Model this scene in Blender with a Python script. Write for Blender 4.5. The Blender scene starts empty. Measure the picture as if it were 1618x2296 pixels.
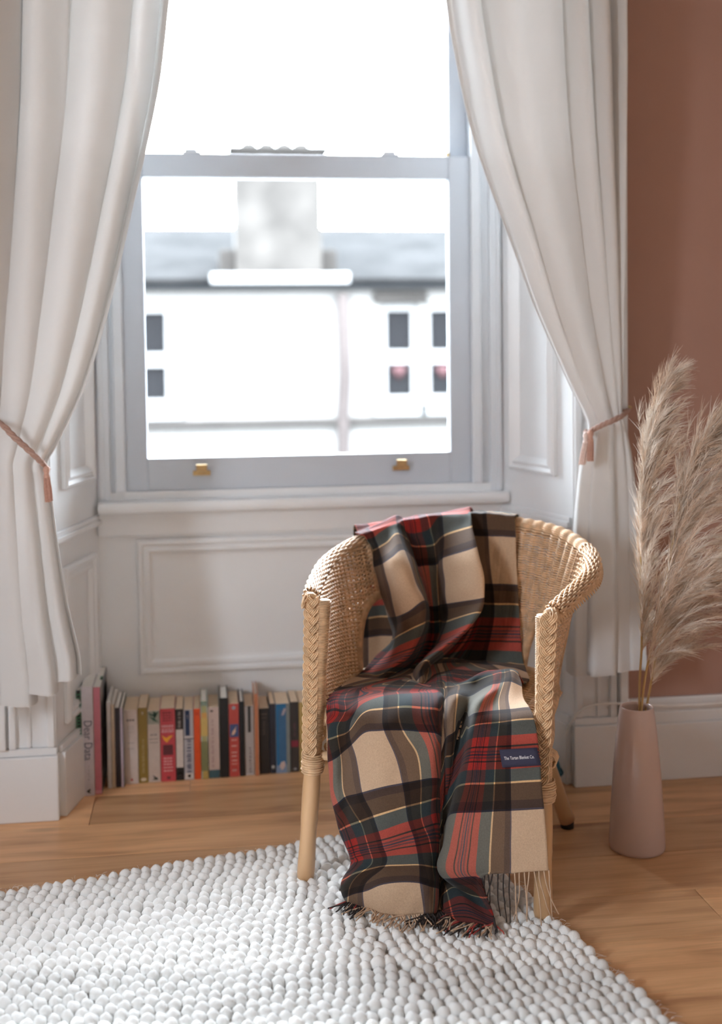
import bpy, bmesh, math, random
import numpy as np
from mathutils import Vector, Matrix

random.seed(7)
rng = np.random.default_rng(7)
SC = bpy.context.scene
COL = SC.collection

# ------------------------------------------------------------------ camera
F_PX, CX, CY = 2622.3, 809.0, 909.3
YAW, PIT, ROL = (math.radians(a) for a in (7.712, 2.4025, -0.6955))
CAM = np.array([0.0, 0.0, 1.12])


def cam_axes():
    cy_, sy_ = math.cos(YAW), math.sin(YAW)
    f = np.array([sy_ * math.cos(PIT), cy_ * math.cos(PIT), -math.sin(PIT)])
    r = np.array([cy_, -sy_, 0.0])
    u = np.cross(r, f)
    return r * math.cos(ROL) + u * math.sin(ROL), -r * math.sin(ROL) + u * math.cos(ROL), f


CR, CU, CF = cam_axes()
cd = bpy.data.cameras.new('camera')
cam = bpy.data.objects.new('camera', cd)
COL.objects.link(cam)
cam.matrix_world = Matrix(((CR[0], CU[0], -CF[0], CAM[0]), (CR[1], CU[1], -CF[1], CAM[1]),
                           (CR[2], CU[2], -CF[2], CAM[2]), (0, 0, 0, 1)))
cd.sensor_fit = 'VERTICAL'
cd.sensor_height = 36.0
cd.lens = F_PX / 2296 * 36
cd.shift_y = (CY - 1148) / 2296
cd.clip_start, cd.clip_end = 0.05, 200
cd.dof.use_dof = True
cd.dof.focus_distance = 2.33
cd.dof.aperture_fstop = 1.9
SC.camera = cam

# ------------------------------------------------------------------ world and light
SKY = 26.0
wd = bpy.data.worlds.new('overcast sky')
SC.world = wd
wd.use_nodes = True
_bg = wd.node_tree.nodes['Background']
_bg.inputs['Color'].default_value = (0.835, 0.925, 1.02, 1)
# overcast sky: three times as bright overhead as at the horizon
_wt = wd.node_tree
_tc = _wt.nodes.new('ShaderNodeTexCoord')
_sx = _wt.nodes.new('ShaderNodeSeparateXYZ')
_mr = _wt.nodes.new('ShaderNodeMapRange')
_mr.inputs['From Min'].default_value, _mr.inputs['From Max'].default_value = 0.0, 1.0
_mr.inputs['To Min'].default_value, _mr.inputs['To Max'].default_value = SKY, SKY * 3
_wt.links.new(_tc.outputs['Generated'], _sx.inputs[0])
_wt.links.new(_sx.outputs[2], _mr.inputs['Value'])
_wt.links.new(_mr.outputs[0], _bg.inputs['Strength'])


SWY0, SWY1, SWZ0, SWZ1 = 0.35, 0.88, 1.0, 1.95      # unseen opening added in the left wall to let in fill light


def portal(name, loc, direction, sx, sz):
    ld = bpy.data.lights.new(name, 'AREA')
    ld.shape = 'RECTANGLE'
    ld.size, ld.size_y = sx, sz
    ld.cycles.is_portal = True
    o = bpy.data.objects.new(name, ld)
    COL.objects.link(o)
    o.location = loc
    o.rotation_euler = Vector(direction).to_track_quat('-Z', 'Y').to_euler()
    return o


portal('daylight_window', (0.27, 3.42, 1.70), (0, -1, 0), 0.98, 2.0)
portal('fill_opening_portal', (-2.0, (SWY0 + SWY1) / 2, (SWZ0 + SWZ1) / 2), (1, 0, 0), SWY1 - SWY0, SWZ1 - SWZ0)  # portal at the unseen opening added for fill light

SC.view_settings.view_transform = 'Standard'
SC.view_settings.look = 'None'
SC.view_settings.gamma = 1.0
SC.view_settings.use_curve_mapping = False
SC.view_settings.exposure = 0.15
try:
    SC.cycles.use_denoising = True
    SC.cycles.max_bounces = 10
    SC.cycles.diffuse_bounces = 6
    SC.cycles.transparent_max_bounces = 16
    SC.cycles.caustics_reflective = False
    SC.cycles.caustics_refractive = False
except Exception:
    pass


# ------------------------------------------------------------------ view rays: where a thing seen in the photograph stands in the room
def ray(x, y):
    return CR * ((x - CX) / F_PX) - CU * ((y - CY) / F_PX) + CF


def on_plane(x, y, n, d):
    r = ray(x, y)
    n = np.asarray(n, float)
    return CAM + r * ((d - n @ CAM) / (n @ r))


def atY(x, y, Y):
    return on_plane(x, y, (0, 1, 0), Y)


def atZ(x, y, z=0.0):
    return on_plane(x, y, (0, 0, 1), z)


# chair frame: origin on the floor, e to the sitter's left (picture right), fw out of the seat
_FL, _FR = atZ(684, 1972, .015), atZ(1217, 2058, .015)
_e = (_FR - _FL)
_e[2] = 0
E_ = _e / np.linalg.norm(_e)
FW = np.array([E_[1], -E_[0], 0.0])
if FW[1] > 0:
    FW = -FW
CO = (_FL + _FR) / 2
CO[2] = 0
CO = CO - FW * 0.25


def wor(l):
    l = np.asarray(l, float)
    return CO + np.multiply.outer(l[..., 0], E_) + np.multiply.outer(l[..., 1], FW) + np.multiply.outer(l[..., 2], np.array([0, 0, 1.0]))


def atC(x, y, yc):
    r = ray(x, y)
    return CAM + r * ((yc - (CAM - CO) @ FW) / (r @ FW))


# ------------------------------------------------------------------ materials
def lin(c):
    c = c / 255.0
    return c / 12.92 if c <= 0.04045 else ((c + 0.055) / 1.055) ** 2.4


def S(r, g, b):
    return (lin(r), lin(g), lin(b), 1)


def nmat(name):
    m = bpy.data.materials.new(name)
    m.use_nodes = True
    nt = m.node_tree
    return m, nt, nt.nodes['Principled BSDF']


def N(nt, t, **kw):
    n = nt.nodes.new(t)
    for k, v in kw.items():
        setattr(n, k, v)
    return n


def mat(name, col, rough=0.5, var=0.08, scale=12.0, bump=0.0, bscale=200.0, metallic=0.0, stretch=(1, 1, 1), spec=0.5, randomise=0.0):
    m, nt, b = nmat(name)
    tc = N(nt, 'ShaderNodeTexCoord')
    mp = N(nt, 'ShaderNodeMapping')
    mp.inputs['Scale'].default_value = stretch
    nt.links.new(tc.outputs['Object'], mp.inputs['Vector'])
    nz = N(nt, 'ShaderNodeTexNoise')
    nz.inputs['Scale'].default_value = scale
    nz.inputs['Detail'].default_value = 5
    nt.links.new(mp.outputs[0], nz.inputs['Vector'])
    hs = N(nt, 'ShaderNodeHueSaturation')
    hs.inputs['Color'].default_value = col
    mr = N(nt, 'ShaderNodeMapRange')
    mr.inputs['From Min'].default_value, mr.inputs['From Max'].default_value = 0.3, 0.7
    mr.inputs['To Min'].default_value, mr.inputs['To Max'].default_value = 1 - var, 1 + var
    nt.links.new(nz.outputs['Fac'], mr.inputs['Value'])
    val = mr.outputs[0]
    if randomise:
        oi = N(nt, 'ShaderNodeObjectInfo')
        m2 = N(nt, 'ShaderNodeMapRange')
        m2.inputs['To Min'].default_value, m2.inputs['To Max'].default_value = 1 - randomise, 1 + randomise
        nt.links.new(oi.outputs['Random'], m2.inputs['Value'])
        mm = N(nt, 'ShaderNodeMath', operation='MULTIPLY')
        nt.links.new(val, mm.inputs[0])
        nt.links.new(m2.outputs[0], mm.inputs[1])
        val = mm.outputs[0]
    nt.links.new(val, hs.inputs['Value'])
    nt.links.new(hs.outputs[0], b.inputs['Base Color'])
    b.inputs['Roughness'].default_value = rough
    b.inputs['Metallic'].default_value = metallic
    b.inputs['Specular IOR Level'].default_value = spec
    if bump:
        n2 = N(nt, 'ShaderNodeTexNoise')
        n2.inputs['Scale'].default_value = bscale
        n2.inputs['Detail'].default_value = 3
        nt.links.new(mp.outputs[0], n2.inputs['Vector'])
        bp = N(nt, 'ShaderNodeBump')
        bp.inputs['Strength'].default_value = bump
        bp.inputs['Distance'].default_value = 0.002
        nt.links.new(n2.outputs['Fac'], bp.inputs['Height'])
        nt.links.new(bp.outputs[0], b.inputs['Normal'])
    return m


M_WHITE = mat('white satin paint', (0.79, 0.795, 0.80, 1), 0.38, 0.02, 3, 0.08, 60)
M_PINK = mat('dusky pink wall paint', (0.395, 0.225, 0.172, 1), 0.85, 0.03, 4, 0.1, 150)
M_SASH = mat('pale blue-grey sash colour', (0.53, 0.565, 0.615, 1), 0.35, 0.02, 3, 0.08, 60)  # sash colour set greyer and darker than the white woodwork
M_CASE = mat('cool white casing colour', (0.70, 0.725, 0.755, 1), 0.35, 0.02, 3, 0.08, 60)  # casing colour slightly cooler and darker than the white woodwork
M_PALE = mat('pale plaster wall', (0.78, 0.765, 0.755, 1), 0.9, 0.02, 4)
M_CEIL = mat('matt white ceiling', (0.8, 0.79, 0.77, 1), 0.9, 0.02, 3)
M_BRASS = mat('aged brass', (0.50, 0.36, 0.18, 1), 0.32, 0.15, 60, metallic=0.9)
M_CERAMIC = mat('blush glazed ceramic', (0.56, 0.42, 0.37, 1), 0.13, 0.03, 5)
M_RATTAN = mat('peeled rattan cane', (0.63, 0.415, 0.245, 1), 0.52, 0.25, 60, 0.15, 300, randomise=0.06)
M_RATTAN_B = mat('pale braided rattan', (0.65, 0.43, 0.25, 1), 0.52, 0.2, 60, 0.15, 300)
M_POLE = mat('rattan pole', (0.58, 0.355, 0.185, 1), 0.36, 0.2, 16, 0.1, 120, stretch=(1, 1, 0.15))
M_DARK = mat('charcoal cap', (0.02, 0.018, 0.017, 1), 0.6)
M_WOOL = mat('off white felted wool', (0.86, 0.85, 0.83, 1), 0.95, 0.05, 25, 0.5, 700, spec=0.1)
M_BACK = mat('rug backing', (0.5, 0.47, 0.43, 1), 0.95, 0.05, 30)
M_PAPER = mat('aged book paper', (0.72, 0.56, 0.40, 1), 0.9, 0.08, 40, 0.2, 400, stretch=(30, 1, 1))
M_PAPERW = mat('white book paper', (0.78, 0.75, 0.70, 1), 0.85, 0.05, 40, 0.2, 400, stretch=(30, 1, 1))
M_PAMPAS = mat('dried pampas fluff', (0.76, 0.61, 0.49, 1), 0.9, 0.16, 30, spec=0.15)
M_PAMPASL = mat('pale pampas fluff', (0.88, 0.79, 0.70, 1), 0.9, 0.10, 30, spec=0.15)
M_STEM = mat('dried reed stem', (0.48, 0.31, 0.13, 1), 0.6, 0.2, 40, stretch=(1, 1, 0.1))
M_CABLE = mat('white cable', (0.86, 0.85, 0.82, 1), 0.35)
M_CORD = mat('dusty pink cord', (0.43, 0.275, 0.225, 1), 0.8, 0.1, 200, 0.3, 900)
M_TASSEL = mat('pink tassel thread', (0.56, 0.33, 0.26, 1), 0.8, 0.12, 200)
M_TASSELP = mat('pale pink tassel thread', (0.78, 0.62, 0.56, 1), 0.8, 0.1, 200)
M_STONE = mat('cream harled wall', (0.088, 0.083, 0.078, 1), 0.9, 0.05, 0.8)
M_TRIMX = mat('white stone dressing', (0.12, 0.118, 0.115, 1), 0.8, 0.03, 2)
M_BAND = mat('weathered and backlit-toned sandstone', (0.0185, 0.0165, 0.015, 1), 0.95, 0.15, 1.5, spec=0.1)  # also carries the backlit shade of the chimney cope and pots
M_SLATE = mat('wet grey slate', (0.0034, 0.0032, 0.0032, 1), 0.9, 0.8, 2.2, 0.3, 20, spec=0.05)
M_CHIM = mat('pale chimney stone', (0.031, 0.028, 0.0255, 1), 0.95, 0.3, 2.0, spec=0.1)
M_GUTTER = mat('grey gutter', (0.005, 0.0055, 0.006, 1), 0.9, spec=0.05)
M_PANEX = mat('dark window glass', (0.005, 0.005, 0.0056, 1), 0.6, spec=0.05)
M_STREET = mat('street paving', (0.12, 0.12, 0.12, 1), 0.9)
M_LABEL = mat('navy woven label', (0.022, 0.02, 0.045, 1), 0.8, 0.05, 300)
M_THREADW = mat('white label thread', (0.75, 0.72, 0.74, 1), 0.8)


def mat_curtain(name):
    m, nt, b = nmat(name)
    out = nt.nodes['Material Output']
    tc = N(nt, 'ShaderNodeTexCoord')
    nz = N(nt, 'ShaderNodeTexNoise')
    nz.inputs['Scale'].default_value = 900
    nt.links.new(tc.outputs['Object'], nz.inputs['Vector'])
    d = N(nt, 'ShaderNodeBsdfDiffuse')
    d.inputs['Color'].default_value = (0.78, 0.765, 0.75, 1)
    t = N(nt, 'ShaderNodeBsdfTranslucent')
    t.inputs['Color'].default_value = (0.86, 0.84, 0.82, 1)
    bp = N(nt, 'ShaderNodeBump')
    bp.inputs['Strength'].default_value = 0.15
    bp.inputs['Distance'].default_value = 0.001
    nt.links.new(nz.outputs['Fac'], bp.inputs['Height'])
    nt.links.new(bp.outputs[0], d.inputs['Normal'])
    mx = N(nt, 'ShaderNodeMixShader')
    mx.inputs[0].default_value = 0.20
    nt.links.new(d.outputs[0], mx.inputs[1])
    nt.links.new(t.outputs[0], mx.inputs[2])
    tr = N(nt, 'ShaderNodeBsdfTransparent')
    mx2 = N(nt, 'ShaderNodeMixShader')
    mx2.inputs[0].default_value = 0.05
    nt.links.new(mx.outputs[0], mx2.inputs[1])
    nt.links.new(tr.outputs[0], mx2.inputs[2])
    nt.links.new(mx2.outputs[0], out.inputs['Surface'])
    return m


M_VOILE = mat_curtain('white cotton voile')


def mat_glass():
    m, nt, b = nmat('window glass')
    out = nt.nodes['Material Output']
    tr = N(nt, 'ShaderNodeBsdfTransparent')
    tr.inputs['Color'].default_value = (0.96, 0.97, 0.97, 1)
    gl = N(nt, 'ShaderNodeBsdfGlossy')
    gl.inputs['Roughness'].default_value = 0.02
    fr = N(nt, 'ShaderNodeFresnel')
    fr.inputs['IOR'].default_value = 1.3
    mx = N(nt, 'ShaderNodeMixShader')
    nt.links.new(fr.outputs[0], mx.inputs[0])
    nt.links.new(tr.outputs[0], mx.inputs[1])
    nt.links.new(gl.outputs[0], mx.inputs[2])
    nt.links.new(mx.outputs[0], out.inputs['Surface'])
    return m


M_GLASS = mat_glass()


def mat_oak():
    m, nt, b = nmat('oiled oak plank')
    tc = N(nt, 'ShaderNodeTexCoord')
    oi = N(nt, 'ShaderNodeObjectInfo')
    off = N(nt, 'ShaderNodeVectorMath', operation='SCALE')
    cv = N(nt, 'ShaderNodeCombineXYZ')
    nt.links.new(oi.outputs['Random'], cv.inputs[0])
    nt.links.new(oi.outputs['Random'], cv.inputs[1])
    off.inputs['Scale'].default_value = 37.0
    nt.links.new(cv.outputs[0], off.inputs[0])
    add = N(nt, 'ShaderNodeVectorMath', operation='ADD')
    nt.links.new(tc.outputs['Object'], add.inputs[0])
    nt.links.new(off.outputs[0], add.inputs[1])
    mp = N(nt, 'ShaderNodeMapping')
    mp.inputs['Scale'].default_value = (1.0, 9.0, 9.0)
    nt.links.new(add.outputs[0], mp.inputs['Vector'])
    n1 = N(nt, 'ShaderNodeTexNoise')
    n1.inputs['Scale'].default_value = 2.2
    n1.inputs['Detail'].default_value = 6
    n1.inputs['Distortion'].default_value = 0.8
    nt.links.new(mp.outputs[0], n1.inputs['Vector'])
    mp2 = N(nt, 'ShaderNodeMapping')
    mp2.inputs['Scale'].default_value = (3.0, 130.0, 60.0)
    nt.links.new(add.outputs[0], mp2.inputs['Vector'])
    n2 = N(nt, 'ShaderNodeTexNoise')
    n2.inputs['Scale'].default_value = 2.0
    n2.inputs['Detail'].default_value = 3
    nt.links.new(mp2.outputs[0], n2.inputs['Vector'])
    cr = N(nt, 'ShaderNodeValToRGB')
    el = cr.color_ramp.elements
    el[0].position, el[0].color = 0.28, (0.46, 0.235, 0.112, 1)
    el[1].position, el[1].color = 0.74, (0.82, 0.50, 0.265, 1)
    e2 = el.new(0.5)
    e2.color = (0.70, 0.40, 0.200, 1)
    nt.links.new(n1.outputs['Fac'], cr.inputs['Fac'])
    # knots
    vo = N(nt, 'ShaderNodeTexVoronoi')
    vo.inputs['Scale'].default_value = 1.0
    mp3 = N(nt, 'ShaderNodeMapping')
    mp3.inputs['Scale'].default_value = (2.4, 6.2, 1.0)
    nt.links.new(add.outputs[0], mp3.inputs['Vector'])
    nt.links.new(mp3.outputs[0], vo.inputs['Vector'])
    kr = N(nt, 'ShaderNodeMapRange')
    kr.inputs['From Min'].default_value, kr.inputs['From Max'].default_value = 0.03, 0.16
    kr.inputs['To Min'].default_value, kr.inputs['To Max'].default_value = 0.45, 1.0
    nt.links.new(vo.outputs['Distance'], kr.inputs['Value'])
    hs = N(nt, 'ShaderNodeHueSaturation')
    nt.links.new(cr.outputs[0], hs.inputs['Color'])
    m1 = N(nt, 'ShaderNodeMapRange')
    m1.inputs['To Min'].default_value, m1.inputs['To Max'].default_value = 0.78, 1.2
    nt.links.new(oi.outputs['Random'], m1.inputs['Value'])
    m2 = N(nt, 'ShaderNodeMapRange')
    m2.inputs['To Min'].default_value, m2.inputs['To Max'].default_value = 0.80, 1.2
    nt.links.new(n2.outputs['Fac'], m2.inputs['Value'])
    a = N(nt, 'ShaderNodeMath', operation='MULTIPLY')
    nt.links.new(m1.outputs[0], a.inputs[0])
    nt.links.new(m2.outputs[0], a.inputs[1])
    a2 = N(nt, 'ShaderNodeMath', operation='MULTIPLY')
    nt.links.new(a.outputs[0], a2.inputs[0])
    nt.links.new(kr.outputs[0], a2.inputs[1])
    nt.links.new(a2.outputs[0], hs.inputs['Value'])
    nt.links.new(hs.outputs[0], b.inputs['Base Color'])
    b.inputs['Roughness'].default_value = 0.36
    bp = N(nt, 'ShaderNodeBump')
    bp.inputs['Strength'].default_value = 0.12
    bp.inputs['Distance'].default_value = 0.001
    nt.links.new(n2.outputs['Fac'], bp.inputs['Height'])
    nt.links.new(bp.outputs[0], b.inputs['Normal'])
    return m


M_OAK = mat_oak()

# tartan sett over half a repeat, from the middle of the pale square (0) to the middle of the red (0.5)
BEIGE, BROWN, BLACK, YEL, TEAL, RED, NAVY = ((0.46, 0.315, 0.207), (0.026, 0.0135, 0.0078), (0.008, 0.006, 0.006),
                                             (0.62, 0.36, 0.15), (0.020, 0.028, 0.031), (0.24, 0.016, 0.012), (0.012, 0.011, 0.022))
SETT = [(0, BEIGE), (.160, NAVY), (.168, (0.011, 0.006, 0.005)), (.21, BROWN), (.298, YEL), (.310, TEAL), (.395, RED), (.448, BLACK), (.458, RED), (.474, (0.05, 0.012, 0.016)), (.486, RED), (.494, NAVY)]


def mat_tartan():
    m, nt, b = nmat('dress tartan lambswool')
    uv = N(nt, 'ShaderNodeUVMap', uv_map='tartan')
    sp = N(nt, 'ShaderNodeSeparateXYZ')
    nt.links.new(uv.outputs[0], sp.inputs[0])
    cols = []
    for k in (0, 1):
        pp = N(nt, 'ShaderNodeMath', operation='PINGPONG')
        pp.inputs[1].default_value = 0.5
        nt.links.new(sp.outputs[k], pp.inputs[0])
        mu = N(nt, 'ShaderNodeMath', operation='MULTIPLY')
        mu.inputs[1].default_value = 2.0
        nt.links.new(pp.outputs[0], mu.inputs[0])
        cr = N(nt, 'ShaderNodeValToRGB')
        cr.color_ramp.interpolation = 'CONSTANT'
        el = cr.color_ramp.elements
        el[0].position, el[0].color = 0, (*SETT[0][1], 1)
        el[1].position, el[1].color = SETT[1][0] * 2, (*SETT[1][1], 1)
        for p, c in SETT[2:]:
            e = el.new(p * 2)
            e.color = (*c, 1)
        nt.links.new(mu.outputs[0], cr.inputs['Fac'])
        cols.append(cr.outputs[0])
    # warp and weft yarns cross: each colour darkens the other, the weft showing a little more
    pw = []
    for k, e in ((0, 0.42), (1, 0.58)):
        sc3 = N(nt, 'ShaderNodeSeparateColor')
        cb3 = N(nt, 'ShaderNodeCombineColor')
        nt.links.new(cols[k], sc3.inputs[0])
        for q in range(3):
            p_ = N(nt, 'ShaderNodeMath', operation='POWER')
            p_.inputs[1].default_value = e
            nt.links.new(sc3.outputs[q], p_.inputs[0])
            nt.links.new(p_.outputs[0], cb3.inputs[q])
        pw.append(cb3.outputs[0])
    mx = N(nt, 'ShaderNodeMix', data_type='RGBA', blend_type='MULTIPLY')
    mx.inputs['Factor'].default_value = 1.0
    nt.links.new(pw[0], mx.inputs['A'])
    nt.links.new(pw[1], mx.inputs['B'])
    tc = N(nt, 'ShaderNodeTexCoord')
    nz = N(nt, 'ShaderNodeTexNoise')
    nz.inputs['Scale'].default_value = 420
    nz.inputs['Detail'].default_value = 4
    nt.links.new(tc.outputs['Object'], nz.inputs['Vector'])
    hs = N(nt, 'ShaderNodeHueSaturation')
    mr = N(nt, 'ShaderNodeMapRange')
    mr.inputs['To Min'].default_value, mr.inputs['To Max'].default_value = 0.75, 1.3
    nt.links.new(nz.outputs['Fac'], mr.inputs['Value'])
    nt.links.new(mr.outputs[0], hs.inputs['Value'])
    nt.links.new(mx.outputs['Result'], hs.inputs['Color'])
    nt.links.new(hs.outputs[0], b.inputs['Base Color'])
    b.inputs['Roughness'].default_value = 0.9
    b.inputs['Specular IOR Level'].default_value = 0.15
    b.inputs['Sheen Weight'].default_value = 0.10
    b.inputs['Sheen Roughness'].default_value = 0.5
    bp = N(nt, 'ShaderNodeBump')
    bp.inputs['Strength'].default_value = 0.25
    bp.inputs['Distance'].default_value = 0.0012
    nt.links.new(nz.outputs['Fac'], bp.inputs['Height'])
    nt.links.new(bp.outputs[0], b.inputs['Normal'])
    return m


M_TARTAN = mat_tartan()
_cache = {}


def flat(col, rough=0.5, var=0.05):
    k = (tuple(round(c, 4) for c in col[:3]), rough, var)
    if k not in _cache:
        _cache[k] = mat('printed cover %d' % len(_cache), (*col[:3], 1), rough, var, 60)
    return _cache[k]


# ------------------------------------------------------------------ mesh helpers
class MB:
    def __init__(self):
        self.v, self.f = [], []

    def add(self, v, f):
        o = len(self.v)
        self.v.extend([tuple(map(float, p)) for p in v])
        self.f.extend([tuple(i + o for i in q) for q in f])
        return self

    def box(self, x0, x1, y0, y1, z0, z1, T=None):
        v = [(x, y, z) for x in (x0, x1) for y in (y0, y1) for z in (z0, z1)]
        if T:
            v = [T(*p) for p in v]
        return self.add(v, [(0, 1, 3, 2), (4, 6, 7, 5), (0, 4, 5, 1), (2, 3, 7, 6), (0, 2, 6, 4), (1, 5, 7, 3)])

    def tube(self, pts, rad, n=8, caps=True, flatn=None, flat=1.0):
        pts = np.asarray(pts, float)
        k = len(pts)
        rad = np.full(k, rad) if np.isscalar(rad) else np.asarray(rad, float)
        tg = np.gradient(pts, axis=0)
        tg /= np.linalg.norm(tg, axis=1)[:, None] + 1e-12
        ref = np.array([0, 0, 1.0]) if abs(tg[0][2]) < 0.9 else np.array([1.0, 0, 0])
        nv = np.cross(tg[0], ref)
        nv /= np.linalg.norm(nv)
        a = np.arange(n) * 2 * math.pi / n
        ca, sa = np.cos(a), np.sin(a)
        out = []
        for i in range(k):
            nv = nv - tg[i] * (nv @ tg[i])
            nv /= np.linalg.norm(nv) + 1e-12
            bv = np.cross(tg[i], nv)
            out.append(pts[i] + rad[i] * (np.outer(ca, nv) + np.outer(sa, bv)))
        v = np.concatenate(out)
        f = []
        for i in range(k - 1):
            for j in range(n):
                j2 = (j + 1) % n
                f.append((i * n + j, i * n + j2, (i + 1) * n + j2, (i + 1) * n + j))
        if caps:
            f.append(tuple(range(n - 1, -1, -1)))
            f.append(tuple((k - 1) * n + j for j in range(n)))
        return self.add(v, f)

    def lathe(self, c, prof, n=48):
        v, f = [], []
        for r, z in prof:
            for j in range(n):
                a = 2 * math.pi * j / n
                v.append((c[0] + r * math.cos(a), c[1] + r * math.sin(a), c[2] + z))
        for i in range(len(prof) - 1):
            for j in range(n):
                j2 = (j + 1) % n
                f.append((i * n + j, i * n + j2, (i + 1) * n + j2, (i + 1) * n + j))
        return self.add(v, f)

    def grid(self, P):
        P = np.asarray(P)
        h, w = P.shape[:2]
        f = [(i * w + j, i * w + j + 1, (i + 1) * w + j + 1, (i + 1) * w + j) for i in range(h - 1) for j in range(w - 1)]
        return self.add(P.reshape(-1, 3), f)

    def frame(self, T, u0, u1, z0, z1, prof):
        """mitred moulding round a rectangle; prof = [(inset, height)], T(u, height, z) -> point"""
        v = []
        for ins, h in prof:
            for (u, z) in ((u0 + ins, z0 + ins), (u1 - ins, z0 + ins), (u1 - ins, z1 - ins), (u0 + ins, z1 - ins)):
                v.append(T(u, h, z))
        f = []
        for i in range(len(prof) - 1):
            for j in range(4):
                j2 = (j + 1) % 4
                f.append((i * 4 + j, i * 4 + j2, (i + 1) * 4 + j2, (i + 1) * 4 + j))
        return self.add(v, f)

    def build(self, name, m, parent=None, smooth=False, bevel=0.0, kind=None):
        me = bpy.data.meshes.new(name)
        me.from_pydata(self.v, [], self.f)
        me.validate()
        bm = bmesh.new()
        bm.from_mesh(me)
        bmesh.ops.recalc_face_normals(bm, faces=bm.faces)
        if bevel:
            ed = [e for e in bm.edges if len(e.link_faces) == 2 and e.calc_face_angle(0) > 0.6]
            bmesh.ops.bevel(bm, geom=ed, offset=bevel, segments=2, profile=0.6, affect='EDGES', clamp_overlap=True)
        bm.to_mesh(me)
        bm.free()
        if smooth:
            me.polygons.foreach_set('use_smooth', [True] * len(me.polygons))
        me.materials.append(m)
        o = bpy.data.objects.new(name, me)
        COL.objects.link(o)
        put(o, parent)
        if kind:
            o['kind'] = kind
        return o


def put(o, parent):
    if parent is not None:
        o.parent = parent
        if parent.type == 'EMPTY':
            o.matrix_parent_inverse = Matrix.Translation(-parent.location)


def tag(o, label=None, cat=None, group=None, kind=None):
    if label:
        o['label'] = label
    if cat:
        o['category'] = cat
    if group:
        o['group'] = group
    if kind:
        o['kind'] = kind
    return o


def empty(name, loc, label=None, cat=None, group=None, kind=None):
    o = bpy.data.objects.new(name, None)
    o.empty_display_size = 0.05
    o.location = tuple(map(float, loc))
    COL.objects.link(o)
    return tag(o, label, cat, group, kind)


def crom(P, n):
    """Catmull-Rom through rows of P (k, ...), n samples per span"""
    P = np.asarray(P, float)
    k = len(P)
    ext = np.concatenate([2 * P[:1] - P[1:2], P, 2 * P[-1:] - P[-2:-1]])
    out = []
    for i in range(k - 1):
        p0, p1, p2, p3 = ext[i], ext[i + 1], ext[i + 2], ext[i + 3]
        for t in np.linspace(0, 1, n, endpoint=False):
            out.append(0.5 * ((2 * p1) + (-p0 + p2) * t + (2 * p0 - 5 * p1 + 4 * p2 - p3) * t * t + (-p0 + 3 * p1 - 3 * p2 + p3) * t ** 3))
    out.append(P[-1])
    return np.array(out)


def frames(pts):
    pts = np.asarray(pts, float)
    tg = np.gradient(pts, axis=0)
    tg /= np.linalg.norm(tg, axis=1)[:, None] + 1e-12
    return tg


def resample(pts, step):
    pts = np.asarray(pts, float)
    d = np.concatenate([[0], np.cumsum(np.linalg.norm(np.diff(pts, axis=0), axis=1))])
    n = max(2, int(round(d[-1] / step)) + 1)
    s = np.linspace(0, d[-1], n)
    return np.stack([np.interp(s, d, pts[:, i]) for i in range(pts.shape[1])], 1), d[-1]


def coil(mb, path, R, r=0.0017, pitch=0.0036, seg=9, n=4, jitter=0.0):
    p, L = resample(path, pitch / seg)
    tg = frames(p)
    ref = np.array([0, 0, 1.0]) if abs(tg[0][2]) < 0.8 else np.array([1.0, 0, 0])
    nv = np.cross(tg[0], ref)
    nv /= np.linalg.norm(nv)
    out = np.empty_like(p)
    RR = np.full(len(p), R) if np.isscalar(R) else np.interp(np.linspace(0, 1, len(p)), np.linspace(0, 1, len(R)), R)
    for i in range(len(p)):
        nv = nv - tg[i] * (nv @ tg[i])
        nv /= np.linalg.norm(nv)
        b = np.cross(tg[i], nv)
        a = 2 * math.pi * i / seg
        rr = RR[i] * (1 + jitter * math.sin(i * 0.7))
        out[i] = p[i] + rr * (math.cos(a) * nv + math.sin(a) * b)
    mb.tube(out, r, n)
    return mb


def plait(mb, path, normals, width, thick, period, strands=3, canes=4, cr=0.0016, sides=5, reverse=False):
    p, L = resample(path, period / 26)
    nn = np.stack([np.interp(np.linspace(0, 1, len(p)), np.linspace(0, 1, len(normals)), np.asarray(normals)[:, i]) for i in range(3)], 1)
    tg = frames(p)
    nn = nn - tg * np.sum(nn * tg, 1)[:, None]
    nn /= np.linalg.norm(nn, axis=1)[:, None]
    lat = np.cross(tg, nn)
    s = np.linspace(0, L, len(p))
    if reverse:
        s = -s
    for k in range(strands):
        ph = 2 * math.pi * (s / period + k / strands)
        x = width / 2 * (.80 * np.arcsin(np.sin(ph) * .985) / 1.4 + .20 * np.sin(ph))
        h = -thick * np.sin(2 * ph)
        dx = np.gradient(x, np.abs(s[1] - s[0]))
        w = 1 / np.sqrt(1 + dx ** 2)
        for c in range(canes):
            o = (c - (canes - 1) / 2) * cr * 2.0
            q = p + lat * (x + o * w)[:, None] + nn * h[:, None] - tg * (o * w * dx)[:, None]
            mb.tube(q, cr, sides)
    return mb


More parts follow.
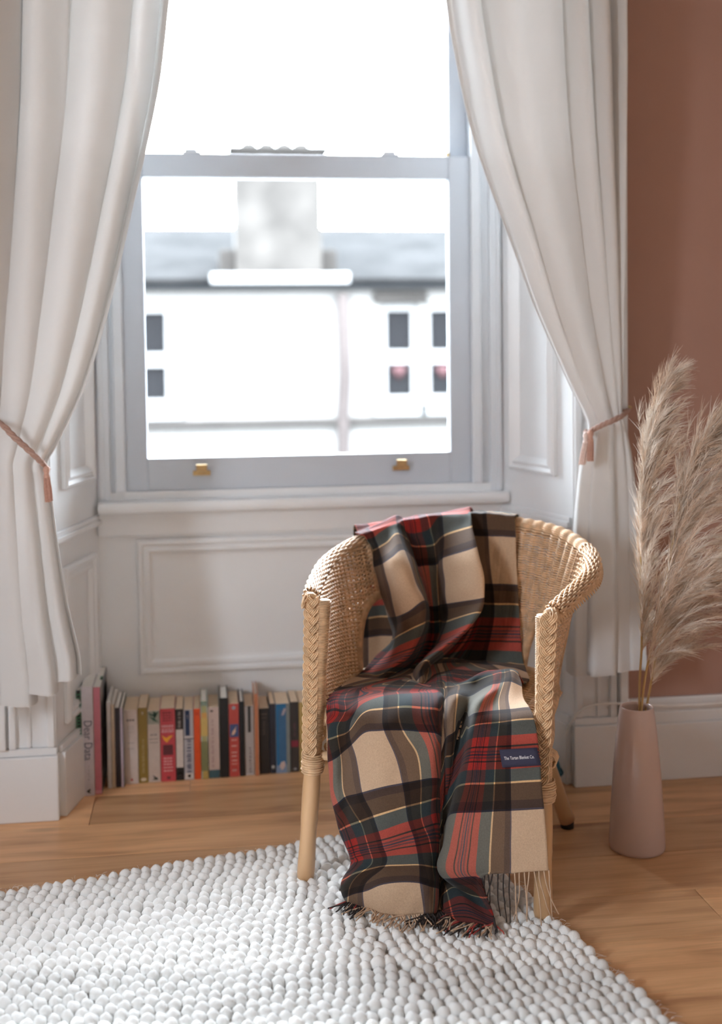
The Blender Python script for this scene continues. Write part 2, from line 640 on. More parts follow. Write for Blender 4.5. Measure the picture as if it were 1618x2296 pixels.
def text_mesh(name, txt, m, parent, origin, right, up, size, width=None, depth=0.0003, bold=0.0):
    cu = bpy.data.curves.new(name, 'FONT')
    cu.body = txt
    cu.size = size
    cu.extrude = depth
    cu.offset = bold
    cu.align_x, cu.align_y = 'CENTER', 'CENTER'
    cu.resolution_u = 3
    tmp = bpy.data.objects.new(name, cu)
    COL.objects.link(tmp)
    dg = bpy.context.evaluated_depsgraph_get()
    me = bpy.data.meshes.new_from_object(tmp.evaluated_get(dg))
    bpy.data.objects.remove(tmp)
    n = len(me.vertices)
    co = np.empty(n * 3)
    me.vertices.foreach_get('co', co)
    co = co.reshape(-1, 3)
    if width:
        co[:, 0] *= width / max(1e-6, np.ptp(co[:, 0]))
    right, up = np.asarray(right, float), np.asarray(up, float)
    nrm = np.cross(right, up)
    P = np.asarray(origin) + np.outer(co[:, 0], right) + np.outer(co[:, 1], up) + np.outer(co[:, 2], nrm)
    me.vertices.foreach_set('co', P.reshape(-1))
    me.materials.clear()
    me.materials.append(m)
    me.update()
    me.name = name
    o = bpy.data.objects.new(name, me)
    COL.objects.link(o)
    put(o, parent)
    return o


# ================================================================== THE ROOM
YW = 3.24           # window wall
YR = 2.905          # room face of the chimney-side wall
XL, XR_, YB, ZC = -1.95, 2.35, -2.55, 2.95
WX0, WX1 = -0.288, 0.845      # outer edges of the window casing
SX0, SX1 = -0.218, 0.762      # outer edges of the sashes
LX, RX = -0.367, 0.938        # front corners of the bay

# floor
fl = MB().box(XL - .1, XR_ + .1, YB - .1, 3.4, -0.06, -0.0165).build('floor', M_BACK, kind='structure')
pm = {}
y = 3.012
rows = []
PW = 0.185
yy = 3.209
ri = 0
starts = {}
while yy > YB:
    y1, y0 = yy, yy - PW
    L = 1.9
    x = XL + [0.0, -1.1, -0.5, -1.5, -0.2, -0.85][ri % 6]
    if ri == 1:
        x = -0.289 - 1.9
    if ri == 3:
        x = 0.30 - 1.9
    while x < XR_:
        xa, xb = max(x, XL), min(x + L, XR_)
        if xb - xa > 0.03:
            key = (round(xb - xa, 3))
            if key not in pm:
                mb = MB().box(-(xb - xa) / 2 + .0006, (xb - xa) / 2 - .0006, -PW / 2 + .0006, PW / 2 - .0006, -0.016, 0)
                o = mb.build('plank', M_OAK, fl, bevel=0.0009)
                pm[key] = o.data
            else:
                o = bpy.data.objects.new('plank', pm[key])
                COL.objects.link(o)
                o.parent = fl
            o.location = ((xa + xb) / 2, (y0 + y1) / 2, 0)
        x += L
    yy -= PW
    ri += 1

# ceiling and far walls: the left wall has an unseen opening added for fill
MB().box(XL - .1, XR_ + .1, YB - .1, 3.5, ZC, ZC + .08).build('ceiling', M_CEIL, kind='structure')
mb = MB()
mb.box(XL - .1, XL, YB - .1, SWY0, 0, ZC).box(XL - .1, XL, SWY1, 3.5, 0, ZC).box(XL - .1, XL, SWY0, SWY1, 0, SWZ0).box(XL - .1, XL, SWY0, SWY1, SWZ1, ZC)
mb.build('wall_left', M_PALE, kind='structure')
MB().box(XR_, XR_ + .1, YB - .1, 3.5, 0, ZC).build('wall_right', M_PALE, kind='structure')
MB().box(XL, XR_, YB - .1, YB, 0, ZC).build('wall_rear', M_PALE, kind='structure')
# wall beside the bay
mb = MB()
mb.box(1.085, XR_, YR + .012, YW + .2, 0, ZC).box(XL, -0.51, YR + .012, YW + .2, 0, ZC)
mb.box(-0.51, 1.085, YR + .012, YW + .2, 2.75, ZC)
mb.build('wall_back', M_PINK, kind='structure')

# panelled wall under the window
Wy = lambda u, h, z: (u, YW - h, z)
mb = MB().box(WX0 - .02, WX1 + .02, YW, YW + .22, 0, 0.757)
wb = mb.build('wall_window', M_WHITE, kind='structure')
MB().box(WX0, WX1, YW - .012, YW - .0005, 0.638, 0.70).build('apron_board', M_WHITE, wb, bevel=.002)
PROF = [(0, 0.0005), (0.0, .010), (.006, .016), (.014, .016), (.018, .009), (.027, .013), (.034, .012), (.040, .003), (.046, .0005)]
MB().frame(Wy, -0.186, 0.743, 0.253, 0.627, PROF).build('panel_moulding', M_WHITE, wb, smooth=False)
bb = MB().box(WX0, WX1, YW - .016, YW - .0005, 0, 0.155).box(WX0, WX1, YW - .010, YW - .0005, 0.155, 0.172)
bb.build('baseboard_window', M_WHITE, bevel=.002, kind='structure')

# splayed linings with shutter panels
for side, P0, P1 in (('left', np.array([WX0, YW]), np.array([LX, YR])), ('right', np.array([WX1, YW]), np.array([RX, YR]))):
    d = P1 - P0
    L = np.linalg.norm(d)
    d = d / L
    nrm = np.array([-d[1], d[0]])
    if (side == 'left') != (nrm[0] > 0):
        nrm = -nrm
    T = lambda u, h, z, P0=P0, d=d, nrm=nrm: (P0[0] + d[0] * u + nrm[0] * h, P0[1] + d[1] * u + nrm[1] * h, z)
    w = MB().box(0, L, -.06, 0, 0, 2.75, T).build('wall_bay_' + side, M_WHITE, kind='structure')
    big = [(0, .0005), (0, .012), (.008, .017), (.016, .010), (.026, .016), (.034, .008), (.042, .0005)]
    MB().frame(T, .055, L - .065, .80, 2.55, big).build('shutter_moulding', M_WHITE, w)
    MB().frame(T, .055, L - .050, .215, .605, PROF).build('panel_moulding', M_WHITE, w)
    MB().box(0.0, L, .0005, .014, .672, .686, T).box(0, L, .0005, .008, .686, .698, T).build('dado_bead', M_WHITE, w, bevel=.002)
    MB().box(-.005, L, .0005, .020, 0, .160, T).box(-.005, L, .0005, .012, .160, .178, T).build('baseboard_bay_' + side, M_WHITE, bevel=.003, kind='structure')

# architraves with plinth blocks beside the bay
for side, a, b in (('left', LX, -0.51), ('right', RX, 1.083)):
    s = 1 if b > a else -1
    tr = empty('trim_1' if side == 'left' else 'trim_2', ((a + b) / 2, YR, 0), kind='structure')

    def seg(mb, u0, u1, h, z0, z1):
        xa, xb = sorted((a + s * u0, a + s * u1))
        return mb.box(xa, xb, YR - h, YR + .011, z0, z1)
    W = abs(b - a)
    mb = MB()
    seg(mb, 0, W, .012, .178, 2.75)
    mb.build('architrave', M_WHITE, tr, bevel=.003)
    for u0, u1, h in ((.004, .022, .022), (.060, .070, .018), (.095, .112, .024), (.118, .141, .032)):
        seg(MB(), u0, u1, h, .1785, 2.75).build('bead', M_WHITE, tr, bevel=.004)
    mb = MB()
    seg(mb, -.004, W + .006, .030, 0, .160)
    mb.build('plinth_block', M_WHITE, tr, bevel=.004)
    mb = MB()
    seg(mb, -.001, W + .003, .022, .1605, .178)
    mb.build('plinth_cap', M_WHITE, tr, bevel=.003)
MB().box(1.092, XR_, YR - .014, YR + .0115, 0, .150).box(1.092, XR_, YR - .006, YR + .0115, .150, .180).box(1.092, XR_, YR - .003, YR + .0115, .180, .215).build('baseboard_right', M_WHITE, bevel=.003, kind='structure')
MB().box(XL, -0.52, YR - .014, YR + .0115, 0, .160).box(XL, -0.52, YR - .008, YR + .0115, .160, .21).build('baseboard_left', M_WHITE, bevel=.003, kind='structure')

# ------------------------------------------------------------------ sash window
win = empty('window_1', (0.272, YW, 0.70), kind='structure')
cas = MB()
for s, xo, xi in ((-1, WX0, SX0), (1, WX1, SX1)):
    x0, x1 = sorted((xo, xi - s * 0.0))
    cas.box(x0, x1, YW + .012, YW + .17, .70, 2.75)
    xa, xb = sorted((xo + s * -.002, xo - s * .036))
    cas.box(xa, xb, YW - .004, YW + .012, .735, 2.72)
    xa, xb = sorted((xo - s * .006, xo - s * .018))
    cas.box(xa, xb, YW - .012, YW - .004, .735, 2.72)
    xa, xb = sorted((xi - s * .022, xo + s * .30))
    cas.box(xa, xb, YW + .112, YW + .20, .70, 2.75)
cas.box(SX0, SX1, YW, YW + .17, 2.60, 2.75)
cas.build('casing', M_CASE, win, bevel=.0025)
for s, x in ((-1, SX0), (1, SX1)):
    xa, xb = sorted((x - s * .006, x + s * .022))
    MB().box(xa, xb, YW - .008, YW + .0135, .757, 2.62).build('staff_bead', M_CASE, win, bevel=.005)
sill = MB()
sill.box(WX0 + .002, WX1 - .002 + .012, YW - .05, YW + .05, .703, .735)
sill.build('sill', M_WHITE, win, bevel=.012)
MB().box(SX0, SX1, YW - .002, YW + .16, .7355, .7555).build('sill_board', M_WHITE, win, bevel=.004)


def sash(name, y0, y1, x0, x1, z0, z1, st, bot, top):
    mb = MB()
    mb.box(x0, x0 + st, y0, y1, z0, z1).box(x1 - st, x1, y0, y1, z0, z1)
    mb.box(x0 + st, x1 - st, y0, y1, z0, z0 + bot).box(x0 + st, x1 - st, y0, y1, z1 - top, z1)
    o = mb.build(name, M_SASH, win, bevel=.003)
    MB().box(x0 + st - .004, x1 - st + .004, (y0 + y1) / 2 - .002, (y0 + y1) / 2 + .002, z0 + bot - .004, z1 - top + .004).build('pane', M_GLASS, o)
    ins = [(0, 0.0005), (.006, .006), (.012, .0105)]
    return o


low = sash('lower_sash', YW + .014, YW + .054, SX0 + .0004, SX1 - .0004, .757, 1.680, .065, .090, .062)
upp = sash('upper_sash', YW + .068, YW + .108, SX0 + .0004, SX1 - .0004, 1.622, 2.60, .052, .060, .06)
for px in (452, 898):
    c = atY(px, 1052, YW + .014)
    mb = MB().box(c[0] - .024, c[0] + .024, YW + .0065, YW + .0135, .797, .811)
    mb.box(c[0] - .014, c[0] + .014, YW - .004, YW + .0065, .809, .814).box(c[0] - .015, c[0] + .015, YW - .010, YW - .003, .809, .829)
    mb.build('sash_lift', M_BRASS, win, bevel=.002)
for px in (432, 876):
    c = atY(px, 345, YW + .03)
    mb = MB().box(c[0] - .028, c[0] + .022, YW + .018, YW + .045, 1.6805, 1.686).box(c[0] - .022, c[0] + .012, YW + .022, YW + .040, 1.686, 1.694)
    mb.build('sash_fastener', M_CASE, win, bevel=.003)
c = atY(1003, 342, YW + .06)
MB().box(c[0] - .006, c[0] + .006, YW + .056, YW + .067, 1.686, 1.698).build('sash_stop', M_BRASS, win, bevel=.003)

# ================================================================== HOUSE ACROSS THE STREET
HY = 14.0
MB().box(-60, 60, -60, 60, -6.2, -6.1).build('street', M_STREET, kind='structure')
hs_ = empty('house', (1.1, HY, -6), 'cream rendered house across the street with slate roof and broad chimney', 'house')
EZ = 1.93


def wins():
    return [(-0.93, -0.345), (2.15, 2.61), (2.69, 3.16), (4.4, 4.85), (-3.4, -2.9)]


# wall pieces round the window openings
mb = MB()
xs = [-12.0]
for a, b in sorted(wins()):
    xs += [a, b]
xs.append(14.0)
for i in range(0, len(xs), 2):
    mb.box(xs[i], xs[i + 1], HY, HY + .4, -6, EZ)
for a, b in wins():
    mb.box(a, b, HY, HY + .4, -6, .55)
    mb.box(a, b, HY, HY + .4, 1.75, EZ)
mb.build('wall', M_STONE, hs_)
for a, b in wins():
    w = MB()
    w.box(a, a + .075, HY + .06, HY + .16, .55, 1.75).box(b - .075, b, HY + .06, HY + .16, .55, 1.75)
    w.box(a + .075, b - .075, HY + .06, HY + .16, .55, .64).box(a + .075, b - .075, HY + .06, HY + .16, 1.67, 1.75).box(a + .075, b - .075, HY + .05, HY + .15, 1.03, 1.19)
    wo = w.build('window', M_TRIMX, hs_)
    MB().box(a + .07, b - .07, HY + .10, HY + .12, .63, 1.04).build('pane', M_PANEX, wo)
    MB().box(a + .07, b - .07, HY + .10, HY + .12, 1.18, 1.68).build('pane', M_PANEX, wo)
    MB().box(a - .10, b + .10, HY - .10, HY + .06, .40, .5495).build('window_ledge', M_TRIMX, hs_, bevel=.02)
    if a > 2 and a < 4:
        MB().lathe(((a + b) / 2, HY + .09, .93), [(0.001, -.10), (.07, -.04), (.10, .03), (.06, .07), (.001, .05)], 12).build('window_ornament', mat('pink paper heart', (0.038, 0.02, 0.021, 1), 0.9, spec=0.05), wo, smooth=True)
MB().box(-12, 14, HY - .10, HY - .0005, .29, .39).build('string_course', M_BAND, hs_, bevel=.02)
MB().box(2.05, 2.72, HY - .06, HY - .0005, 1.76, 1.90).build('stained_lintel', M_BAND, hs_, bevel=.03)
MB().tube([(1.68, HY - .07, EZ - .06), (1.70, HY - .07, .9), (1.67, HY - .07, .45), (1.68, HY - .07, -6)], .075, 10).build('drainpipe', mat('faded pink pipe', (0.03, 0.0245, 0.023, 1), .9, spec=0.1), hs_, smooth=True)
MB().box(-12, 14, HY - .16, HY - .0005, EZ, EZ + .055).build('gutter', M_GUTTER, hs_, bevel=.01)
mb = MB()
rz = 2.86
v = [(-12, HY - .12, EZ + .056), (14, HY - .12, EZ + .056), (14, HY + 2.4, rz), (-12, HY + 2.4, rz), (14, HY + 4.9, EZ), (-12, HY + 4.9, EZ)]
v2 = [(x, y, z + .06) for x, y, z in v]
mb.add(v + v2, [(6, 7, 8, 9), (9, 8, 10, 11), (0, 3, 2, 1), (3, 5, 4, 2), (0, 1, 7, 6), (4, 5, 11, 10), (0, 6, 9, 3), (3, 9, 11, 5), (1, 2, 8, 7), (2, 4, 10, 8)])
mb.build('roof', M_SLATE, hs_)
ch = MB().box(.42, 1.44, HY - .05, HY + .75, EZ + .058, 3.54).build('chimney', M_CHIM, hs_, bevel=.02)
MB().box(.22, 1.64, HY + .05, HY + .7, EZ + .06, 2.42).build('chimney_shoulder', M_BAND, hs_, bevel=.05)
MB().box(.34, 1.54, HY - .12, HY + .82, 3.5405, 3.615).build('chimney_cope', M_BAND, ch, bevel=.03)  # darker stone on the cope: its backlit shade is put into the colour
MB().box(.12, 1.76, HY - .17, HY - .055, EZ + .06, EZ + .19).build('chimney_base', M_TRIMX, hs_, bevel=.02)
for xk in (.60, .81, 1.02, 1.22):
    MB().lathe((xk, HY + .1, 3.6155), [(.105, 0), (.10, .03), (.085, .055), (.05, .07), (.001, .072)], 14).build('chimney_pot', M_BAND, ch, smooth=True)  # pots take the cope's darker colour in place of backlit shade

# ================================================================== CURTAINS
def curtain(name, label, rows_px, Y0, folds, seed, hem, tie_i, edge_y=0.0):
    r_ = np.random.default_rng(seed)
    R = np.array([(a, atY(b, a, Y0)[0], atY(c, a, Y0)[0], atY((b + c) / 2, a, Y0)[2]) for a, b, c in rows_px])
    R = crom(R, 8)
    nv, nu = len(R), 190
    u = np.linspace(0, 1, nu)
    ph0 = r_.uniform(0, 6.28, 4)
    P = np.zeros((nv, nu, 3))
    tz = R[tie_i * 8, 3]
    for i in range(nv):
        _, xl, xr, z = R[i]
        w = xr - xl
        g = np.exp(-((z - tz) / 0.16) ** 2)
        if z > tz:
            k = min(1, (z - tz) / 0.9)
            amp = 0.010 + 0.030 * k
        else:
            k = min(1, (tz - z) / 0.45)
            amp = 0.010 + 0.026 * k
        phase = 2 * math.pi * (folds * u + 0.42 * np.sin(2 * math.pi * u + ph0[0]) + 0.22 * np.sin(9.1 * u + ph0[1] + z * 0.8))
        dep = np.sin(phase) + 0.30 * np.sin(2 * phase + ph0[2] + 2 * z) + 0.45 * np.sin(phase * 0.37 + ph0[3] + .5 * z)
        x = xl + w * u + (0.010 + .012 * (1 - g)) * np.cos(phase) * np.sin(math.pi * u) ** 0.5
        yv = Y0 + amp * dep * 0.8 + 0.030 * g * (1 - 4 * (u - .5) ** 2) * -0.6
        zz = np.full(nu, z)
        P[i, :, 0], P[i, :, 1], P[i, :, 2] = x, yv, zz
    # hem height differs along the width
    zh = np.array([hem(t) for t in u])
    ztop = P[0, :, 2]
    zb0 = R[-1, 3]
    for j in range(nu):
        z = P[:, j, 2]
        low_ = z < tz
        P[low_, j, 2] = tz - (tz - z[low_]) * (tz - zh[j]) / (tz - zb0)
    mb = MB().grid(P)
    o = mb.build(name, M_VOILE, smooth=True)
    tag(o, label, 'curtain', 'voile curtains at the window')
    m = o.modifiers.new('thickness', 'SOLIDIFY')
    m.thickness = 0.0006
    # stitched hem band along the bottom and down the leading edge
    hb = MB()
    Q = P[-4:, :, :].copy()
    Q[:, :, 1] -= .0016
    hb.grid(Q)
    e = 0 if edge_y < 0 else nu - 1
    jj = range(0, 5) if e == 0 else range(nu - 5, nu)
    Q2 = P[:, list(jj), :].copy()
    Q2[:, :, 1] -= .0012
    hb.grid(Q2)
    hb.build('hem', M_VOILE, o, smooth=True)
    return P


LROWS = [(-420, -60, 432), (-200, -60, 410), (0, -60, 381), (100, -60, 370), (200, -60, 357), (345, -60, 327), (450, -60, 302), (600, -60, 268), (740, -60, 232), (870, -55, 190),
         (960, -50, 148), (1010, -48, 122), (1040, -46, 106), (1070, -48, 110), (1130, -52, 118), (1250, -56, 132), (1370, -60, 150), (1450, -60, 167), (1510, -60, 180), (1560, -60, 184)]
RROWS = [(-420, 965, 1392), (-200, 985, 1392), (0, 1006, 1392), (150, 1032, 1392), (280, 1060, 1392), (400, 1098, 1392), (540, 1150, 1393), (680, 1200, 1393), (800, 1252, 1393),
         (870, 1283, 1393), (920, 1308, 1392), (955, 1318, 1400), (1000, 1308, 1408), (1040, 1302, 1414), (1150, 1293, 1424), (1300, 1287, 1432), (1420, 1283, 1436), (1520, 1281, 1438)]
CYL, CYR = 2.785, 2.80
PL = curtain('curtain', 'sheer white curtain tied back beside the row of books', LROWS, CYL, 4.6, 3,
             lambda t: 0.315 - 0.0 * t if t < .52 else (0.345 if t < .80 else .37 + .05 * (t - .8)), 12, edge_y=1)
PR = curtain('curtain', 'sheer white curtain tied back behind the wicker chair and the pampas grass', RROWS, CYR, 4.3, 11, lambda t: 0.315 + .012 * t, 11, edge_y=-1)


def tieback(label, pts_front, hook, tass):
    root = empty('curtain_tieback', hook, label, 'tieback', 'tasselled curtain tiebacks')
    p = crom(pts_front, 8)
    mb = MB()
    tg = frames(p)
    for k in range(3):
        a = np.linspace(0, len(p) * 0.55, len(p)) + k * 2.094
        n1 = np.cross(tg, np.array([0, 1.0, 0]))
        q = p + n1 * (np.cos(a) * .0035)[:, None] + np.array([0, 1.0, 0]) * (np.sin(a) * .0035)[:, None]
        mb.tube(q, .0042, 6)
    mb.build('cord', M_CORD, root, smooth=True)
    MB().tube([hook + np.array([0, .06, 0]), hook + np.array([0, .0, 0]), hook + np.array([0, -.012, .012])], .005, 8).build('hook', M_BRASS, root, smooth=True)
    for (t0, ln, m, lean) in tass:
        kn = MB()
        kn.lathe((t0[0], t0[1], t0[2] - .012), [(.001, .012), (.006, .009), (.008, .002), (.0055, -.006), (.0072, -.012), (.0075, -.016), (.001, -.018)], 12)
        tz = kn.build('tassel', m, root, smooth=True)
        th = MB()
        for i in range(34):
            a = random.uniform(0, 6.28)
            r0 = .0062 * math.sqrt(random.random())
            r1 = r0 * 1.35
            b = np.array([t0[0] + math.cos(a) * r0, t0[1] + math.sin(a) * r0, t0[2] - .026])
            e = np.array([t0[0] + lean + math.cos(a) * r1, t0[1] + math.sin(a) * r1, t0[2] - .026 - ln * random.uniform(.93, 1)])
            th.tube([b, (b + e) / 2 + np.array([math.cos(a) * .001, 0, 0]), e], .0013, 4)
        th.build('tassel_threads', m, tz)
    return root


tieback('pink cord tieback with one tassel round the curtain beside the books', np.array([atY(x, y, Y) for x, y, Y in ((-34, 930, 2.85), (2, 950, 2.735), (30, 978, 2.722), (60, 1005, 2.72), (88, 1032, 2.728), (102, 1046, 2.745), (108, 1052, 2.80), (80, 1050, 2.85), (20, 1000, 2.862), (-34, 945, 2.86))]),
        atY(-34, 935, 2.85), [(atY(104, 1044, 2.73), .058, M_TASSEL, .004)])
tieback('pink cord tieback with two tassels round the curtain behind the chair', np.array([atY(x, y, Y) for x, y, Y in ((1410, 918, 2.86), (1398, 930, 2.76), (1375, 942, 2.735), (1350, 953, 2.735), (1330, 963, 2.745), (1318, 970, 2.76), (1312, 968, 2.80), (1335, 955, 2.85), (1380, 930, 2.868), (1410, 920, 2.866))]),
        atY(1408, 922, 2.865), [(atY(1323, 963, 2.735), .052, M_TASSEL, -.002), (atY(1313, 968, 2.742), .055, M_TASSELP, -.010)])

# ================================================================== BOOKS
PALE, WHITEC = (0.62, 0.53, 0.46), (0.72, 0.68, 0.68)
BOOKS = [
    # label, px x0, x1, y_top, y_bot, spine Y, depth, spine colour, cover colour, pages, hard cover, style
    ('green and black ring-bound notebook against the skirting, first of the row', 173, 183, 1548, 1787, 3.035, .19, (.012, .012, .012), (.35, .52, .40), 'w', 0, 'ring'),
    ('tall white book with hand-lettered blue title on its spine', 184, 209.5, 1540, 1786, 3.030, .20, (.62, .59, .64), (.70, .68, .72), 'w', 0, 'dear'),
    ('tall pink-spined book with a photographic cover', 210.5, 227, 1541, 1782, 3.038, .20, (.58, .19, .25), (.22, .19, .17), 'w', 0, 'pink'),
    ('thin white booklet beside the tall pink-spined book', 240.5, 249, 1574, 1762, 3.075, .155, (.66, .63, .62), (.68, .66, .64), 'w', 0, ''),
    ('thin cream booklet between the white and the black ones', 250, 257.5, 1580, 1763, 3.075, .15, (.56, .45, .33), (.60, .50, .40), 'w', 0, ''),
    ('slim black-purple book beside the lilac one', 258.5, 268.5, 1587, 1763, 3.078, .15, (.022, .016, .024), (.03, .02, .03), 'w', 0, ''),
    ('slim lilac-grey book beside the black-purple one', 269.5, 277, 1587, 1763, 3.078, .15, (.50, .43, .52), (.05, .07, .06), 'w', 0, ''),
    ('thick off-white paperback with a tiny red mark near its foot', 278, 309, 1592, 1757, 3.098, .127, (.60, .52, .48), PALE, 'y', 0, 'small'),
    ('olive-gold paperback with a white oval near its foot', 310, 331, 1587, 1754, 3.100, .127, (.25, .165, .035), (.30, .20, .06), 'y', 0, 'gold'),
    ('beige paperback with green leaf picture at its head and bird mark at its foot', 332, 358.5, 1594, 1754, 3.100, .127, (.52, .43, .37), PALE, 'y', 0, 'leaf'),
    ('red paperback with yellow bird mark and dark square on its spine', 359.5, 393, 1589, 1753, 3.100, .127, (.50, .062, .075), (.5, .08, .09), 'y', 0, 'red'),
    ('paperback with a white spine between two black bands', 394, 411.5, 1590, 1750, 3.103, .124, (.62, .55, .49), (.05, .04, .04), 'y', 0, 'bwb'),
    ('grey paperback with a navy block at its spine head', 412.5, 434, 1591, 1750, 3.103, .124, (.42, .40, .42), (.4, .4, .42), 'y', 0, 'navy'),
    ('bright orange paperback beside the yellow-green hardback', 435, 449.5, 1589, 1750, 3.103, .124, (.66, .075, .014), (.7, .12, .03), 'y', 0, 'orange'),
    ('taller hardback with a mottled yellow and green spine', 450.5, 466, 1572, 1750, 3.103, .124, (.36, .34, .16), (.40, .45, .38), 'w', 1, 'moss'),
    ('pinkish beige paperback with a teal band at its foot', 467.5, 491.5, 1586, 1748, 3.105, .124, (.52, .40, .35), PALE, 'y', 0, 'teal'),
    ('thick plain black hardback beside the red and blue paperback', 492.5, 512.5, 1565, 1748, 3.105, .124, (.010, .010, .011), (.012, .013, .012), 'w', 1, ''),
    ('red paperback with a blue square picture in mid spine', 513.5, 536, 1578, 1746, 3.106, .122, (.46, .068, .055), (.4, .08, .07), 'y', 0, 'redblue'),
    ('slim plain black hardback with silvery page tops', 537, 548, 1573, 1746, 3.106, .122, (.009, .010, .012), (.012, .012, .014), 'w', 1, ''),
    ('greyish white paperback with black title strips', 549, 569, 1583, 1742, 3.110, .118, (.42, .38, .36), (.5, .46, .43), 'y', 0, 'strip'),
    ('thin tall orange-brown hardback', 570.5, 580, 1556, 1747, 3.102, .125, (.48, .16, .07), (.5, .25, .15), 'w', 1, ''),
    ('wide black paperback beside the thin orange-brown hardback', 581.5, 604, 1588, 1741, 3.112, .116, (.022, .019, .018), (.02, .018, .018), 'y', 0, 'faint'),
    ('black paperback with white foot mark beside the blue one', 605, 617.5, 1578, 1739, 3.112, .116, (.024, .026, .038), (.03, .03, .05), 'y', 0, 'foot'),
    ('blue paperback with pale swirls at spine head and foot', 618.5, 650, 1578, 1739, 3.112, .116, (.02, .15, .33), (.25, .27, .26), 'y', 0, 'blue'),
    ('dark grey paperback with a small crimson patch on its spine', 651.5, 670, 1574, 1737, 3.114, .114, (.045, .04, .038), (.05, .05, .05), 'y', 0, 'crim'),
    ('mustard-yellow paperback, last of the row by the chair leg', 671, 700, 1574, 1736, 3.114, .114, (.50, .35, .12), (.5, .36, .14), 'y', 0, 'must'),
]


